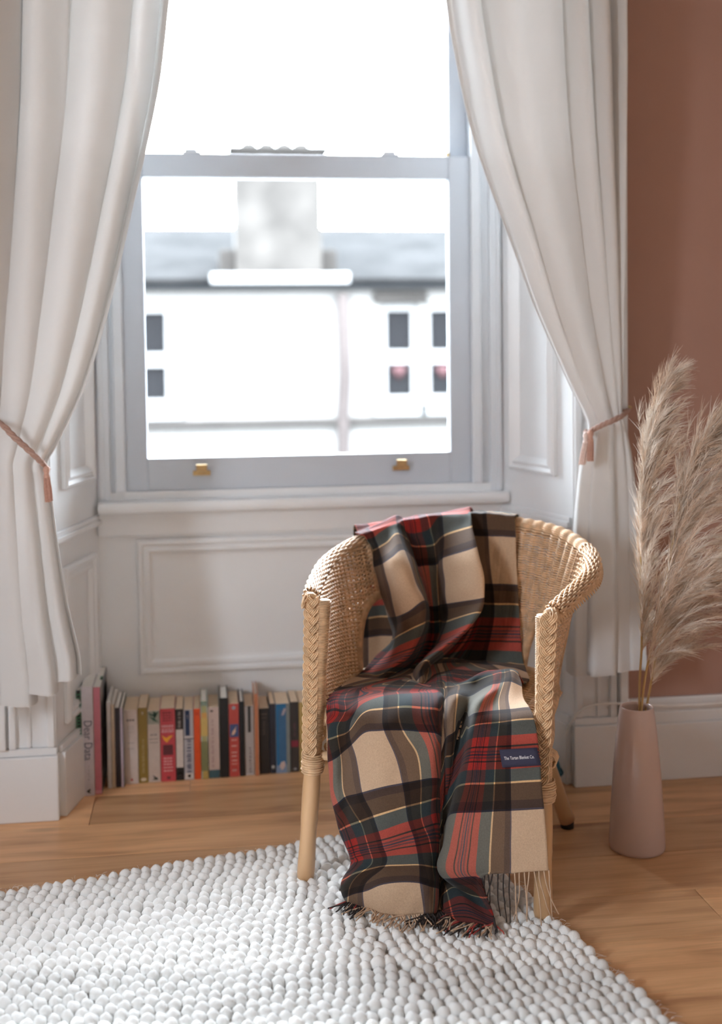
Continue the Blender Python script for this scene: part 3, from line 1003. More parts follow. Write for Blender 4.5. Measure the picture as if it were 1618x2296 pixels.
def book(label, x0p, x1p, yt, yb, Ys, dep, sc_, cc, pg, hard, style):
    ym = (yt + yb) / 2
    x0, x1 = atY(x0p, ym, Ys)[0], atY(x1p, ym, Ys)[0]
    zt = atY((x0p + x1p) / 2, yt, Ys)[2]
    zb = 0.0004
    root = empty('book', ((x0 + x1) / 2, Ys + dep / 2, 0), label, 'book', 'books standing along the skirting under the window')
    t = .0028 if hard else .0009
    ov = .003 if hard else 0
    Y1 = Ys + dep
    cov = MB()
    cov.box(x0, x0 + t, Ys, Y1, zb, zt).box(x1 - t, x1, Ys, Y1, zb, zt)
    cov.build('cover', flat(cc, .45), root, bevel=.0003)
    MB().box(x0 + t, x1 - t, Ys, Ys + t, zb, zt).build('spine', flat(sc_, .45), root)
    MB().box(x0 + t + .0002, x1 - t - .0002, Ys + t + .0002, Y1 - ov - .001, zb + ov, zt - ov - .0003).build('pages', M_PAPERW if pg == 'w' else M_PAPER, root)
    w, h = x1 - x0, zt - zb
    xc = (x0 + x1) / 2
    ys = Ys - .0005

    def blk(a, b, c, d, col, name='spine_print'):     # block in spine fractions, measured from the head
        MB().box(x0 + w * a, x0 + w * b, ys, Ys - .0001, zt - h * d, zt - h * c).build(name, flat(col, .5), root)

    def lines(rows, col, wid=.7, name='spine_print', seed=1):
        rr = random.Random(seed + len(label))
        mb = MB()
        for c, d in rows:
            x = .5 - wid / 2
            while x < .5 + wid / 2:
                l = rr.uniform(.08, .2)
                mb.box(x0 + w * x, x0 + w * min(x + l, .5 + wid / 2), ys - .0001, Ys - .0001, zt - h * d, zt - h * c)
                x += l + .05
        mb.build(name, flat(col, .5), root)

    def upline(c0, c1, col, a=.3, b=.7, seed=1, den=.012):      # lettering running down the spine, too blurred to read
        rr = random.Random(seed + len(label))
        mb = MB()
        c = c0
        while c < c1:
            l = rr.uniform(.5, 1.0) * den
            k = rr.random()
            mb.box(x0 + w * (a + .1 * k), x0 + w * b, ys - .0001, Ys - .0001, zt - h * (c + l), zt - h * c)
            c += l + rr.choice([.5, .6, 1.4]) * den
        mb.build('spine_print', flat(col, .5), root)

    def disc(fx, fz, r, col, sz=1.0):
        mb = MB()
        n = 14
        v = [(x0 + w * fx + r * math.cos(2 * math.pi * k / n), ys, zt - h * fz + r * sz * math.sin(2 * math.pi * k / n)) for k in range(n)]
        v += [(a, Ys - .0001, c) for a, b, c in v]
        mb.add(v, [tuple(range(n)), tuple(range(2 * n - 1, n - 1, -1))] + [(k, (k + 1) % n, n + (k + 1) % n, n + k) for k in range(n)])
        mb.build('spine_print', flat(col, .5), root)

    def poly(pts, col):
        n = len(pts)
        v = [(x0 + w * a, ys - .0002, zt - h * b) for a, b in pts]
        v += [(a, Ys - .0001, c) for a, b, c in v]
        MB().add(v, [tuple(range(n)), tuple(range(2 * n - 1, n - 1, -1))] + [(k, (k + 1) % n, n + (k + 1) % n, n + k) for k in range(n)]).build('spine_print', flat(col, .5), root)

    K, WH = (.015, .015, .015), (.72, .68, .66)
    if style == 'ring':
        mb = MB()
        k = 0
        z = zb + .008
        while z < zt - .006:
            a = np.linspace(0, 2 * math.pi, 13)
            mb.tube(np.stack([xc + .0055 * np.cos(a), Ys - .003 + .005 * np.sin(a), z + .0018 * a / 6.28], 1), .0011, 5)
            z += .0085
        mb.build('wire_binding', flat((.08, .30, .16), .35), root, smooth=True)
    elif style == 'dear':
        text_mesh('spine_title', 'Dear Data', flat((.045, .06, .13), .6), root, (xc, ys, zt - h * .49), (0, 0, -1), (1, 0, 0), .030, width=h * .36, bold=-.0002)
        upline(.72, .86, (.40, .38, .42), .42, .58)
        poly([(.3, .955), (.45, .945), (.6, .935), (.68, .95), (.55, .96), (.7, .975), (.45, .975)], K)
    elif style == 'pink':
        blk(0, 1, .965, .992, (.62, .30, .36))
        c = MB()
        mbx = x1 + .0001
        for (ya, yb2, za, zb2, col) in ((.02, .32, 0, 1, (.30, .27, .25)), (.32, 1.0, .0, .45, (.14, .14, .17)), (.45, .95, .10, .30, (.42, .38, .28)), (.02, .20, .15, .42, (.16, .09, .04)), (.02, .22, .42, .55, (.55, .50, .44)), (.02, .2, .58, .80, (.16, .06, .06)), (.02, .22, .82, .97, (.55, .36, .36)), (.5, .8, .22, .5, (.30, .34, .16))):
            MB().box(x1, x1 + .0004, Ys + dep * ya, Ys + dep * yb2, zt - h * zb2, zt - h * za).build('cover_print', flat(col, .4, .35), root)
        MB().box(x1 - .006, x1 + .0005, Ys + dep * .36, Ys + dep * .46, zt - .001, zt + .004).build('bookmark', flat((.03, .12, .07)), root)
    elif style == 'small':
        lines([(.125, .15)], (.16, .14, .13), .55)
        lines([(.22, .228), (.25, .258), (.30, .305)], (.40, .35, .33), .5, seed=3)
        lines([(.44, .452), (.52, .53)], (.33, .29, .28), .45, seed=5)
        disc(.52, .945, .0032, (.45, .05, .04))
    elif style == 'gold':
        upline(.42, .86, (.42, .32, .14), .35, .62)
        disc(.5, .955, .0075, (.62, .52, .38), .6)
        poly([(.4, .055), (.6, .06), (.5, .10)], (.6, .5, .36))
    elif style == 'leaf':
        blk(0, 1, .0, .185, (.30, .30, .24))
        for a in ([(.0, .02), (.5, .05), (.98, .0), (.7, .09), (.2, .06)], [(.1, .07), (.55, .10), (.9, .16), (.5, .14)], [(.5, .0), (.75, .03), (.6, .12), (.45, .05)]):
            poly(a, (.035, .09, .06))
        lines([(.325, .345)], (.22, .18, .17), .6)
        lines([(.385, .402), (.435, .450)], (.26, .22, .2), .75, seed=4)
        poly([(.35, .90), (.6, .93), (.75, .94), (.8, .965), (.3, .965), (.5, .945)], (.03, .04, .03))
    elif style == 'red':
        lines([(.045, .065), (.085, .10), (.12, .135), (.155, .17)], (.14, .02, .03), .62)
        lines([(.225, .255), (.275, .29), (.30, .325)], (.66, .36, .38), .8, seed=2)
        poly([(.1, .36), (.3, .39), (.45, .40), (.6, .375), (.85, .37), (.62, .42), (.45, .465), (.25, .43)], (.78, .36, .04))
        blk(.17, .84, .495, .635, (.10, .02, .028))
        lines([(.675, .69), (.715, .73), (.755, .77), (.80, .815), (.845, .86)], (.74, .42, .42), .6, seed=6)
        blk(.4, .65, .93, .97, (.16, .03, .04))
    elif style == 'bwb':
        blk(0, 1, 0, .285, (.022, .017, .016))
        upline(.04, .25, (.34, .30, .28), .3, .65, den=.02)
        blk(0, 1, .82, 1, (.014, .012, .011))
        disc(.5, .90, .0035, (.2, .2, .19))
    elif style == 'navy':
        blk(.15, .62, .01, .37, (.010, .028, .075))
        upline(.08, .12, (.5, .45, .45), .28, .45)
        blk(0, 1, .385, .405, (.62, .58, .56))
        blk(.0, 1, .405, .42, (.05, .05, .05))
        upline(.43, .9, (.05, .06, .10), .25, .72, den=.02)
        blk(.05, .95, .905, .99, (.62, .56, .52))
        disc(.5, .945, .0042, (.12, .11, .12))
    elif style == 'orange':
        blk(.2, .8, .05, .09, (.52, .05, .01))
        upline(.60, .62, (.52, .05, .01))
    elif style == 'moss':
        blk(0, 1, .0, .06, (.20, .26, .20))
        blk(.1, .9, .15, .22, (.60, .33, .09))
        blk(0, 1, .22, .45, (.56, .40, .13))
        blk(0, 1, .52, .9, (.20, .20, .09))
        blk(.2, 1, .9, 1, (.44, .31, .09))
    elif style == 'teal':
        poly([(.15, .05), (.35, .035), (.5, .05), (.35, .065)], K)
        upline(.17, .85, (.36, .25, .23), .25, .5, den=.02)
        blk(0, 1, .885, 1, (.045, .10, .12))
    elif style == 'redblue':
        disc(.5, .055, .0048, (.30, .36, .42))
        blk(.08, .95, .28, .455, (.055, .085, .20))
        poly([(.25, .43), (.35, .38), (.6, .34), (.75, .30), (.65, .36), (.7, .38), (.5, .42)], (.66, .42, .30))
        lines([(.49, .503), (.57, .585), (.66, .675), (.71, .725), (.77, .785), (.82, .83)], (.66, .42, .38), .5)
        lines([(.90, .925)], (.5, .3, .28), .45, seed=8)
    elif style == 'strip':
        blk(.35, .68, .0, .38, (.03, .03, .03))
        upline(.60, .96, (.06, .055, .05), .42, .66, den=.016)
        blk(.05, .95, .975, .995, (.55, .5, .48))
    elif style == 'faint':
        lines([(.08, .10), (.14, .15)], (.10, .07, .06), .6)
        upline(.2, .4, (.09, .06, .05), .3, .6)
    elif style == 'foot':
        disc(.5, .905, .0046, (.42, .40, .38))
    elif style == 'blue':
        blk(.74, 1, 0, 1, (.22, .24, .23))
        blk(.2, .74, .08, .82, (.05, .14, .27))
        poly([(.4, .17), (.5, .10), (.62, .06), (.74, .08), (.66, .12), (.58, .16)], (.42, .36, .40))
        blk(0, .74, .89, 1, (.20, .28, .42))
        poly([(.22, .90), (.36, .84), (.6, .83), (.66, .88), (.55, .93), (.4, .96)], (.58, .45, .42))
        disc(.4, .93, .0035, (.04, .10, .20))
    elif style == 'crim':
        blk(.05, .95, .55, .64, (.22, .03, .05))
        disc(.5, .955, .004, (.36, .35, .35), .7)
        upline(.3, .5, (.10, .05, .06), .3, .6)
    elif style == 'must':
        lines([(.10, .12), (.14, .16), (.22, .27)], (.16, .15, .05), .5)
        disc(.62, .42, .0085, (.30, .14, .16), 1.6)
        blk(.1, .9, .58, .66, (.42, .20, .07))
    return root


for b in BOOKS:
    book(*b)
# the teal cushion that shows behind the chair post
c1 = atY(1250, 1684, 2.86)
cush = empty('floor_cushion', (c1[0] - .125, 2.86, 0), 'small teal cushion on the floor, mostly hidden behind the wicker chair', 'cushion')
cv, cf = [], []
nu_, nv_ = 40, 22
for i in range(nv_ + 1):
    b_ = math.pi * (i / nv_ - .5)
    for j in range(nu_):
        a_ = 2 * math.pi * j / nu_
        sp_ = lambda v, e: math.copysign(abs(v) ** e, v)
        wr = 1 + .012 * math.sin(5 * a_) * math.cos(b_)
        cv.append((c1[0] - .125 + .125 * wr * sp_(math.cos(a_), .55) * abs(math.cos(b_)) ** .6, 2.86 + .085 * wr * sp_(math.sin(a_), .55) * abs(math.cos(b_)) ** .6, .066 + .0655 * math.sin(b_)))
for i in range(nv_):
    for j in range(nu_):
        cf.append((i * nu_ + j, i * nu_ + (j + 1) % nu_, (i + 1) * nu_ + (j + 1) % nu_, (i + 1) * nu_ + j))
M_TEAL = mat('teal cotton', (0.010, 0.075, 0.115, 1), .85, .1, 60, .2, 600)
MB().add(cv, cf).build('cushion_cover', M_TEAL, cush, smooth=True)
a_ = np.linspace(0, 2 * math.pi, 81)
MB().tube(np.stack([c1[0] - .125 + .1265 * np.sign(np.cos(a_)) * np.abs(np.cos(a_)) ** .55, 2.86 + .0865 * np.sign(np.sin(a_)) * np.abs(np.sin(a_)) ** .55, np.full(81, .066)], 1), .003, 6).build('piping', M_TEAL, cush, smooth=True)

# ================================================================== RUG
ang = math.radians(12.9)
RU = np.array([math.cos(ang), math.sin(ang)])
RV = np.array([RU[1], -RU[0]])             # towards the room
RC = np.array([0.548, 2.690])              # far corner behind the chair
rug = empty('rug', (RC[0], RC[1], 0), 'chunky cream wool rug of felted loops under the wicker chair', 'rug')
LU, LV = 1.45, 1.35
q = [RC - RU * LU, RC, RC + RV * LV, RC - RU * LU + RV * LV]
mb = MB()
mb.add([(a[0], a[1], z) for z in (.0006, .008) for a in q], [(0, 1, 2, 3), (7, 6, 5, 4), (0, 4, 5, 1), (1, 5, 6, 2), (2, 6, 7, 3), (3, 7, 4, 0)])
mb.build('rug_backing', M_BACK, rug)
# one felted loop
_v, _f = [], []
nl, nr = 10, 6
for i in range(nr + 1):
    ph = math.pi * i / nr
    for j in range(nl):
        a = 2 * math.pi * j / nl
        _v.append((math.sin(ph) * math.cos(a), math.sin(ph) * math.sin(a), math.cos(ph)))
for i in range(nr):
    for j in range(nl):
        _f.append((i * nl + j, i * nl + (j + 1) % nl, (i + 1) * nl + (j + 1) % nl, (i + 1) * nl + j))
_v = np.array(_v)
PU, PV = .0232, .0270
loops = []
for iv in range(int(LV / PV)):
    for iu in range(int(LU / PU)):
        jit = rng.normal(0, .0011, 2)
        cu = -(iu + .5 + .5 * (iv % 2) * (0.9 if iu > 14 else .15)) * PU + jit[0] + .004 * math.sin(iv * .9)
        cv = (iv + .5) * PV + jit[1] + .0035 * math.sin(iu * .37 + iv * .11)
        c = RC + RU * cu + RV * cv
        s = rng.uniform(.94, 1.10)
        loops.append((c[0], c[1], .0128 + rng.normal(0, .0009), .0133 * s * rng.uniform(.94, 1.08), .0146 * s, .0138 * s, ang + rng.normal(0, .16)))
loops = np.array(loops)
pj = []
for l in loops:
    d = np.array([l[0], l[1], .02]) - CAM
    zc = d @ CF
    X, Yp = CX + F_PX * (d @ CR) / zc, CY - F_PX * (d @ CU) / zc
    pj.append(zc if (0 < X < 1618 and 0 < Yp < 2290) else 99)
order = np.argsort(pj)
near = set(order[:300].tolist())
pile = MB()
lm = []
for k in range(4):
    me = bpy.data.meshes.new('wool_loop')
    vv = _v * np.array([1, 1, 1]) * (1 + .06 * np.sin(_v[:, :1] * (3 + k) + k) + .05 * np.cos(_v[:, 1:2] * 4 + k))
    me.from_pydata([tuple(p) for p in vv], [], _f)
    me.polygons.foreach_set('use_smooth', [True] * len(me.polygons))
    me.materials.append(M_WOOL)
    lm.append((me, vv))
for i, l in enumerate(loops):
    if i in near:
        o = bpy.data.objects.new('wool_loop', lm[i % 4][0])
        COL.objects.link(o)
        put(o, rug)
        o.location = l[:3]
        o.scale = l[3:6]
        o.rotation_euler = (0, 0, l[6])
    else:
        ca_, sa_ = math.cos(l[6]), math.sin(l[6])
        p = lm[i % 4][1] * l[3:6]
        pile.add(np.stack([l[0] + p[:, 0] * ca_ - p[:, 1] * sa_, l[1] + p[:, 0] * sa_ + p[:, 1] * ca_, l[2] + p[:, 2]], 1), _f)
pile.build('wool_pile', M_WOOL, rug, smooth=True, kind='stuff')
fz = MB()
for k in range(520):      # loose fibres along the bound edges
    if k % 2:
        b0 = RC + RV * rng.uniform(0, LV) + RU * rng.uniform(-.012, .0)
        dr = RU
    else:
        b0 = RC - RU * rng.uniform(0, LU) + RV * rng.uniform(0, .012)
        dr = -RV
    a = rng.normal(0, .8)
    dd = np.array([dr[0] * math.cos(a) - dr[1] * math.sin(a), dr[0] * math.sin(a) + dr[1] * math.cos(a), 0])
    l = rng.uniform(.008, .022)
    p0 = np.array([b0[0], b0[1], rng.uniform(.008, .022)])
    fz.tube([p0, p0 + dd * l * .5 + np.array([0, 0, .003]), p0 + dd * l + rng.normal(0, .003, 3) * np.array([1, 1, 0.3])], .0003, 3, caps=False)
fz.build('loose_fibres', M_WOOL, rug, kind='stuff')

# ================================================================== WICKER CHAIR
chair = empty('wicker_armchair', CO, 'natural wicker tub armchair with braided arms on the edge of the cream rug', 'armchair')
RIMC = np.array([(-.216, .250, .622), (-.280, .11, .640), (-.312, -.05, .662), (-.288, -.185, .690), (-.172, -.272, .722), (0, -.302, .735),
                 (.172, -.272, .722), (.290, -.185, .690), (.320, -.05, .664), (.304, .11, .642), (.260, .250, .622)])
BASC = np.array([(-.206, .248, .36), (-.226, .13, .36), (-.238, .0, .36), (-.205, -.12, .36), (-.12, -.195, .36), (0, -.22, .36),
                 (.12, -.195, .36), (.195, -.12, .36), (.222, .0, .36), (.236, .13, .36), (.255, .248, .36)])
RIMC[:, 2] -= .021 * np.sin(np.linspace(0, math.pi, 11)) ** .5
RIMC[1:-1, 0] *= .935
RIMC[7:10, 0] -= .014
RIMC[2:-2, 1] += .016
RIMC[:, 2] -= .004
RIMS, BASS = crom(RIMC, 24), crom(BASC, 24)
TH = np.linspace(0, 10, len(RIMS))


def shell(th, s, off=0.0):
    """local point of the woven shell; th 0..10 round the seat, s 0..1 up; off along the outward normal"""
    R = np.stack([np.interp(th, TH, RIMS[:, k]) for k in range(3)], -1)
    B = np.stack([np.interp(th, TH, BASS[:, k]) for k in range(3)], -1)
    s = np.asarray(s, float)[..., None] if np.ndim(s) else s
    P = np.empty_like(R)
    hz = s ** 1.55
    P[..., :2] = B[..., :2] + (R[..., :2] - B[..., :2]) * hz
    P[..., 2:] = B[..., 2:] + (R[..., 2:] - B[..., 2:]) * s
    c = np.stack([P[..., 0], np.maximum(P[..., 1] - .05, P[..., 1] * 0 - .3) if False else np.minimum(P[..., 1] - .04, P[..., 1] * 0 + .0)], -1)
    nn = c / (np.linalg.norm(c, axis=-1, keepdims=True) + 1e-9)
    P[..., :2] += nn * (off[..., None] if np.ndim(off) else off)
    return P


def hole(th, s):
    """inside the arched opening between arm and back"""
    i = np.minimum(th, 10 - th)
    k = np.clip(1 - (np.clip(s, 0, 1) / .60) ** 2.4, 0, None)
    return (np.abs(i - (3.18 - .10 * s)) < .92 * np.sqrt(k)) & (s < .60)


def roll(th, f, wob):
    R = np.stack([np.interp(th, TH, RIMS[:, k]) for k in range(3)], -1)
    c = np.stack([R[:, 0], np.minimum(R[:, 1] - .04, 0)], -1)
    c /= np.linalg.norm(c, axis=1)[:, None]
    r = .0165 + wob
    P = R.copy()
    P[:, :2] += c * (.0165 - r * math.cos(f))[:, None]
    P[:, 2] += r * math.sin(f)
    return wor(P)


# uprights and horizontal weave, panel by panel
for nm, ta, tb_, alt in (('arm_weave', 0.06, 3.05, True), ('back_weave', 3.05, 6.95, False), ('arm_weave', 6.95, 9.94, True)):
    st = MB()
    wv = MB()
    tl = np.linspace(0, 10, 2001)
    Rl = shell(tl, np.full(2001, .55))
    arc = np.concatenate([[0], np.cumsum(np.linalg.norm(np.diff(Rl, axis=0), axis=1))])
    a0, a1 = np.interp([ta, tb_], tl, arc)
    ns = int(round((a1 - a0) / (.0195 if alt else .0235)))
    sth = np.interp(np.linspace(a0, a1, ns + 1), arc, tl)
    for k, t in enumerate(sth):
        ss = np.linspace(0.0, .985, 26)
        keep = ~hole(np.full(26, t), ss)
        if keep.sum() > 2:
            st.tube(wor(shell(np.full(keep.sum(), t), ss[keep], 0.0 if alt else .0015)), .0030, 6)
    st.build('stakes', M_RATTAN, chair, smooth=True)
    nrow = 66
    for rI in range(nrow):
        s0 = .012 + .975 * rI / (nrow - 1)
        m = (ns) * 6 + 1
        kk = np.linspace(0, ns, m)
        th = np.interp(kk, np.arange(ns + 1), sth)
        par = (rI % 2) if alt else (0 if (rI // 22) % 2 == 0 else 1) * 0
        amp = .0042 if alt else .0062
        off = (amp * np.cos(math.pi * (kk + par)) if alt else -.0035 - .0035 * np.cos(2 * math.pi * kk)) + rng.normal(0, .0003, m)
        s = s0 + .0035 * np.sin(kk * .31 + rI) * .6 + rng.normal(0, .0006)
        s = np.clip(np.full(m, s0) + (s - s0), .004, .995)
        ok = ~hole(th, s)
        P = wor(shell(th, s, off))
        i = 0
        while i < m:
            if ok[i]:
                j = i
                while j + 1 < m and ok[j + 1]:
                    j += 1
                if j - i >= 3:
                    wv.tube(P[i:j + 1], .0023, 5)
                i = j + 1
            else:
                i += 1
    # the weave rolls outward over the rim
    for rI in range(13):
        f_ = math.pi * (rI + .3) / 12.5
        m = ns * 6 + 1
        kk = np.linspace(0, ns, m)
        th = np.interp(kk, np.arange(ns + 1), sth)
        wob = (.0022 * np.cos(math.pi * (kk + rI % 2)) if alt else .0013 * np.cos(2 * math.pi * kk))
        P = roll(th, f_, wob)
        wv.tube(P, .0024, 5)
    wv.build(nm, M_RATTAN, chair, smooth=True)

# wrapped arches round the openings
for mir in (False, True):
    tt = np.linspace(-1, 1, 61)
    pth = []
    for t in tt:
        s = .60 * (1 - abs(t) ** 2.6) ** .9
        k = max(0, 1 - (s / .60) ** 2.4)
        sg = -1 if t < 0 else 1
        th = (3.18 - .10 * s) + sg * .92 * math.sqrt(k)
        pth.append((10 - th if mir else th, max(s, .02)))
    pth = np.array(pth)
    pw = wor(shell(pth[:, 0], pth[:, 1]))
    pw, _ = resample(pw, .006)
    pw = np.array([pw[max(0, i - 2):i + 3].mean(0) for i in range(len(pw))])
    mb = MB().tube(pw, .0085, 8)
    coil(mb, pw, .0098, .0017, .0035)
    mb.build('wrapped_arch', M_RATTAN, chair, smooth=True)

# rolled braid round the rim
rw = wor(RIMS)
ctr = wor(np.array([0, 0, .60]))
up = np.array([0, 0, 1.0])
nr_ = rw - ctr
nr_[:, 2] = 0
nr_ = nr_ / np.linalg.norm(nr_, axis=1)[:, None]
mb = MB().tube(rw + nr_ * .0165 - up * .002, .0135, 10)
plait(mb, rw + nr_ * .031 - up * .004, nr_ + up * .35, .022, .0030, .046, 3, 4, .0016)
mb.build('rim_braid', M_RATTAN_B, chair, smooth=True)

# front posts: pole, fine wrapping, binding and the flat braid on the face
for sx, foot, top in ((-1, (-.254, .25, .014), (-.203, .250, .622)), (1, (.254, .25, .016), (.260, .250, .622))):
    foot, top = np.array(foot), np.array(top)
    lerp = lambda z: foot + (top - foot) * ((z - foot[2]) / (top[2] - foot[2]))
    zz = np.linspace(foot[2], .29, 24)
    rr = .0178 + .0008 * np.sin(zz * 40) + .0012 * np.exp(-((zz - .15) / .006) ** 2)
    rr[0] *= .94
    leg = MB().tube(wor(np.array([lerp(z) for z in zz])), rr, 18).build('leg', M_POLE, chair, smooth=True)
    mb = MB().tube(wor(np.array([lerp(z) for z in (.285, .45, .615)])), .0150, 12)
    coil(mb, wor(np.array([lerp(z) for z in np.linspace(.29, .612, 20)])), .0162, .0016, .0033)
    mb.build('wrapped_post', M_RATTAN, chair, smooth=True)
    mb = MB()
    coil(mb, wor(np.array([lerp(z) for z in np.linspace(.248, .292, 8)])), .0215, .0021, .0043, 12, 5, .02)
    coil(mb, wor(np.array([lerp(z) for z in np.linspace(.254, .285, 8)])), .0235, .0018, .0048, 12, 5, .03)
    mb.build('binding', M_RATTAN_B, chair, smooth=True)
    nf = FW * 1.0 + E_ * (-.10)
    nf = nf / np.linalg.norm(nf)
    shf = lambda z: np.interp(z, [.29, .62], [-.001, .015] if sx > 0 else [-.002, -.020])
    pb = np.array([wor(lerp(z)) + nf * (.0195 if sx > 0 else .0150) + E_ * shf(z) for z in np.linspace(.622, .288, 30)])
    mb = MB()
    plait(mb, pb, np.repeat(nf[None], 30, 0), .0225, .0040, .056, 3, 4, .0019)
    mb.build('post_braid', M_RATTAN_B, chair, smooth=True)

# rear legs splay out behind
for sx in (-1, 1):
    p = np.array([(sx * .108, -.165, .37), (sx * .156, -.20, .19), (sx * .204, -.239, .016)])
    p[:, 0] += .004
    leg = MB().tube(wor(crom(p, 8)), .0185, 16).build('leg', M_POLE, chair, smooth=True)
    pe = wor(p[2])
    MB().tube([pe + np.array([0, 0, -.0155]), pe + np.array([0, 0, .004])], .0155, 14).build('leg_tip', M_DARK, leg, smooth=True)

# seat rails, woven seat and the open skirt below it
sr = BASS.copy()
sr[:, 2] = .375
mb = MB().tube(wor(sr), .0125, 10)
coil(mb, wor(sr), .0140, .0018, .0038)
mb.build('seat_rail', M_RATTAN, chair, smooth=True)
fr_ = np.array([(-.214, .238, .358), (.256, .238, .358)])
mb = MB().tube(wor(crom(fr_, 12)), .0095, 10)
coil(mb, wor(crom(fr_, 12)), .0108, .0017, .0038)
lo = np.array([(-.222, .246, .285), (.252, .246, .285)])
mb.tube(wor(crom(lo, 12)), .010, 8)
mb.build('front_rail', M_RATTAN, chair, smooth=True)
mb = MB()
for k in range(22):
    z = .292 + k * .0030
    xx = np.linspace(-.200, .240, 80)
    mb.tube(wor(np.stack([xx, .246 + .0045 * np.cos(math.pi * (xx / .022 + k % 2)), z + rng.normal(0, .0004) + .0006 * np.sin(xx * 60 + k)], 1)), .0021, 5)
for xk in np.arange(-.20, .24, .022):
    mb.tube(wor(np.array([(xk, .246, .283), (xk, .246, .360)])), .0026, 6)
mb.build('front_skirt', M_RATTAN, chair, smooth=True)
for sx in (-1, 1):
    mb = MB()
    xs_ = .251 if sx > 0 else -.216
    pa = np.array([(xs_ - sx * .012, .236, .300), (xs_ * .90, .05, .298), (xs_ * .76, -.135, .300)])
    mb.tube(wor(crom(pa, 8)), .010, 8)
    coil(mb, wor(np.array([(xs_ + sx * .012, .238, .322), (xs_ + sx * .012, .222, .324), (xs_ + sx * .011, .206, .325)])), .0150, .0024, .0058, 10, 5)
    mb.build('side_rail', M_RATTAN, chair, smooth=True)
mb = MB()
for k in range(58):
    yk = -.205 + k * .0078
    wd_ = np.interp(yk, [-.21, -.15, -.05, .24], [.05, .165, .225, .232])
    xx = np.linspace(-wd_, wd_ + .01, 60)
    mb.tube(wor(np.stack([xx, np.full(60, yk), .378 + .003 * np.cos(math.pi * (xx / .022 + k % 2))], 1)), .0034, 5)
for xk in np.arange(-.21, .23, .022):
    yb_ = np.interp(abs(xk), [0, .12, .2, .23], [-.2, -.17, -.09, .0])
    mb.tube(wor(np.array([(xk, yb_, .378), (xk, .24, .378)])), .0026, 6)
mb.build('seat', M_RATTAN, chair, smooth=True)

# ================================================================== BLANKET
SB = [-1.30, -1.18, -1.03, -.86, -.57, -.43, -.30, -.15, .10, .17, .22, 1.66, 1.74, 1.82, 1.92, 2.00, 2.08, 2.15]
SF = [-.80, -.62, -.50, -.32, -.17, .02, .20, .33, .46, .54, .90, 1.15, 1.30, 1.36, 1.36, 1.62, 1.86, 2.15]


def mixs(a):
    return [x * (1 - a) + y * a for x, y in zip(SB, SF)]


def left(*v):
    return list(v) + SF[9:]


ROWS = []


def row(x, y, yc, t, s=SB):
    ROWS.append((x, y, yc, t, s))


# --- crest over the rim and down the back
XC = [797, 822, 850, 885, 905, 930, 955, 990, 1047, 1053, 1056, 1060, 1075, 1090, 1106, 1122, 1140, 1158]
YC = [1196, 1188, 1176, 1159, 1165, 1166, 1158, 1153, 1142, 1149, 1154, 1151, 1152, 1153, 1154, 1155, 1157, 1159]
DC = [-.17, -.19, -.215, -.242, -.255, -.268, -.278, -.288, -.298, -.302, -.304, -.304, -.304, -.304, -.303, -.302, -.300, -.298]
TCr = [.50, .50, .50, .50, .48, .48, .50, .52, .54, .58, .62, .66, .66, .66, .66, .66, .66, .66]
row(XC, YC, DC, TCr)
row([832, 845, 868, 892, 920, 948, 972, 1000, 1060, 1052, 1048, 1062, 1078, 1094, 1110, 1126, 1142, 1158],
    [1226, 1222, 1212, 1198, 1210, 1214, 1210, 1202, 1194, 1200, 1203, 1198, 1198, 1198, 1199, 1199, 1200, 1201],
    [-.150, -.165, -.180, -.182, -.235, -.245, -.240, -.228, -.205, -.250, -.283, -.274, -.274, -.273, -.272, -.270, -.268, -.265],
    [.66, .66, .68, .70, .66, .66, .66, .70, .74, .76, .80, .83, .83, .83, .83, .83, .83, .83])
row([838, 858, 885, 913, 935, 958, 980, 996, 1074, 1060, 1054, 1068, 1082, 1098, 1114, 1129, 1145, 1160],
    [1272, 1264, 1256, 1250, 1260, 1262, 1262, 1258, 1250, 1252, 1254, 1252, 1252, 1252, 1252, 1253, 1254, 1255],
    [-.148, -.130, -.105, -.125, -.228, -.240, -.228, -.200, -.150, -.215, -.270, -.264, -.263, -.263, -.262, -.260, -.258, -.255],
    [.84, .84, .86, .90, .83, .83, .83, .86, .90, .95, .98, 1.0, 1.0, 1.0, 1.0, 1.0, 1.0, 1.0])
row([853, 872, 900, 934, 948, 966, 982, 1002, 1086, 1072, 1064, 1080, 1092, 1106, 1120, 1134, 1149, 1164],
    [1320, 1316, 1312, 1310, 1312, 1312, 1312, 1310, 1306, 1308, 1308, 1306, 1306, 1306, 1306, 1306, 1307, 1308],
    [-.150, -.115, -.085, -.105, -.205, -.228, -.222, -.180, -.132, -.200, -.258, -.250, -.250, -.250, -.248, -.246, -.244, -.240],
    [1.0, 1.0, 1.02, 1.06, .96, .96, .96, .98, 1.02, 1.08, 1.12, 1.16, 1.16, 1.16, 1.16, 1.16, 1.16, 1.16])
row([868, 886, 914, 956, 960, 972, 986, 1008, 1083, 1070, 1064, 1084, 1096, 1110, 1124, 1138, 1152, 1167],
    [1376, 1374, 1372, 1366, 1370, 1370, 1370, 1366, 1356, 1362, 1366, 1364, 1364, 1364, 1364, 1364, 1364, 1365],
    [-.140, -.105, -.072, -.092, -.195, -.215, -.210, -.165, -.108, -.180, -.240, -.236, -.236, -.236, -.235, -.233, -.230, -.226],
    [1.14, 1.14, 1.16, 1.22, 1.22, 1.22, 1.22, 1.22, 1.25, 1.28, 1.32, 1.345, 1.345, 1.345, 1.345, 1.345, 1.345, 1.345])
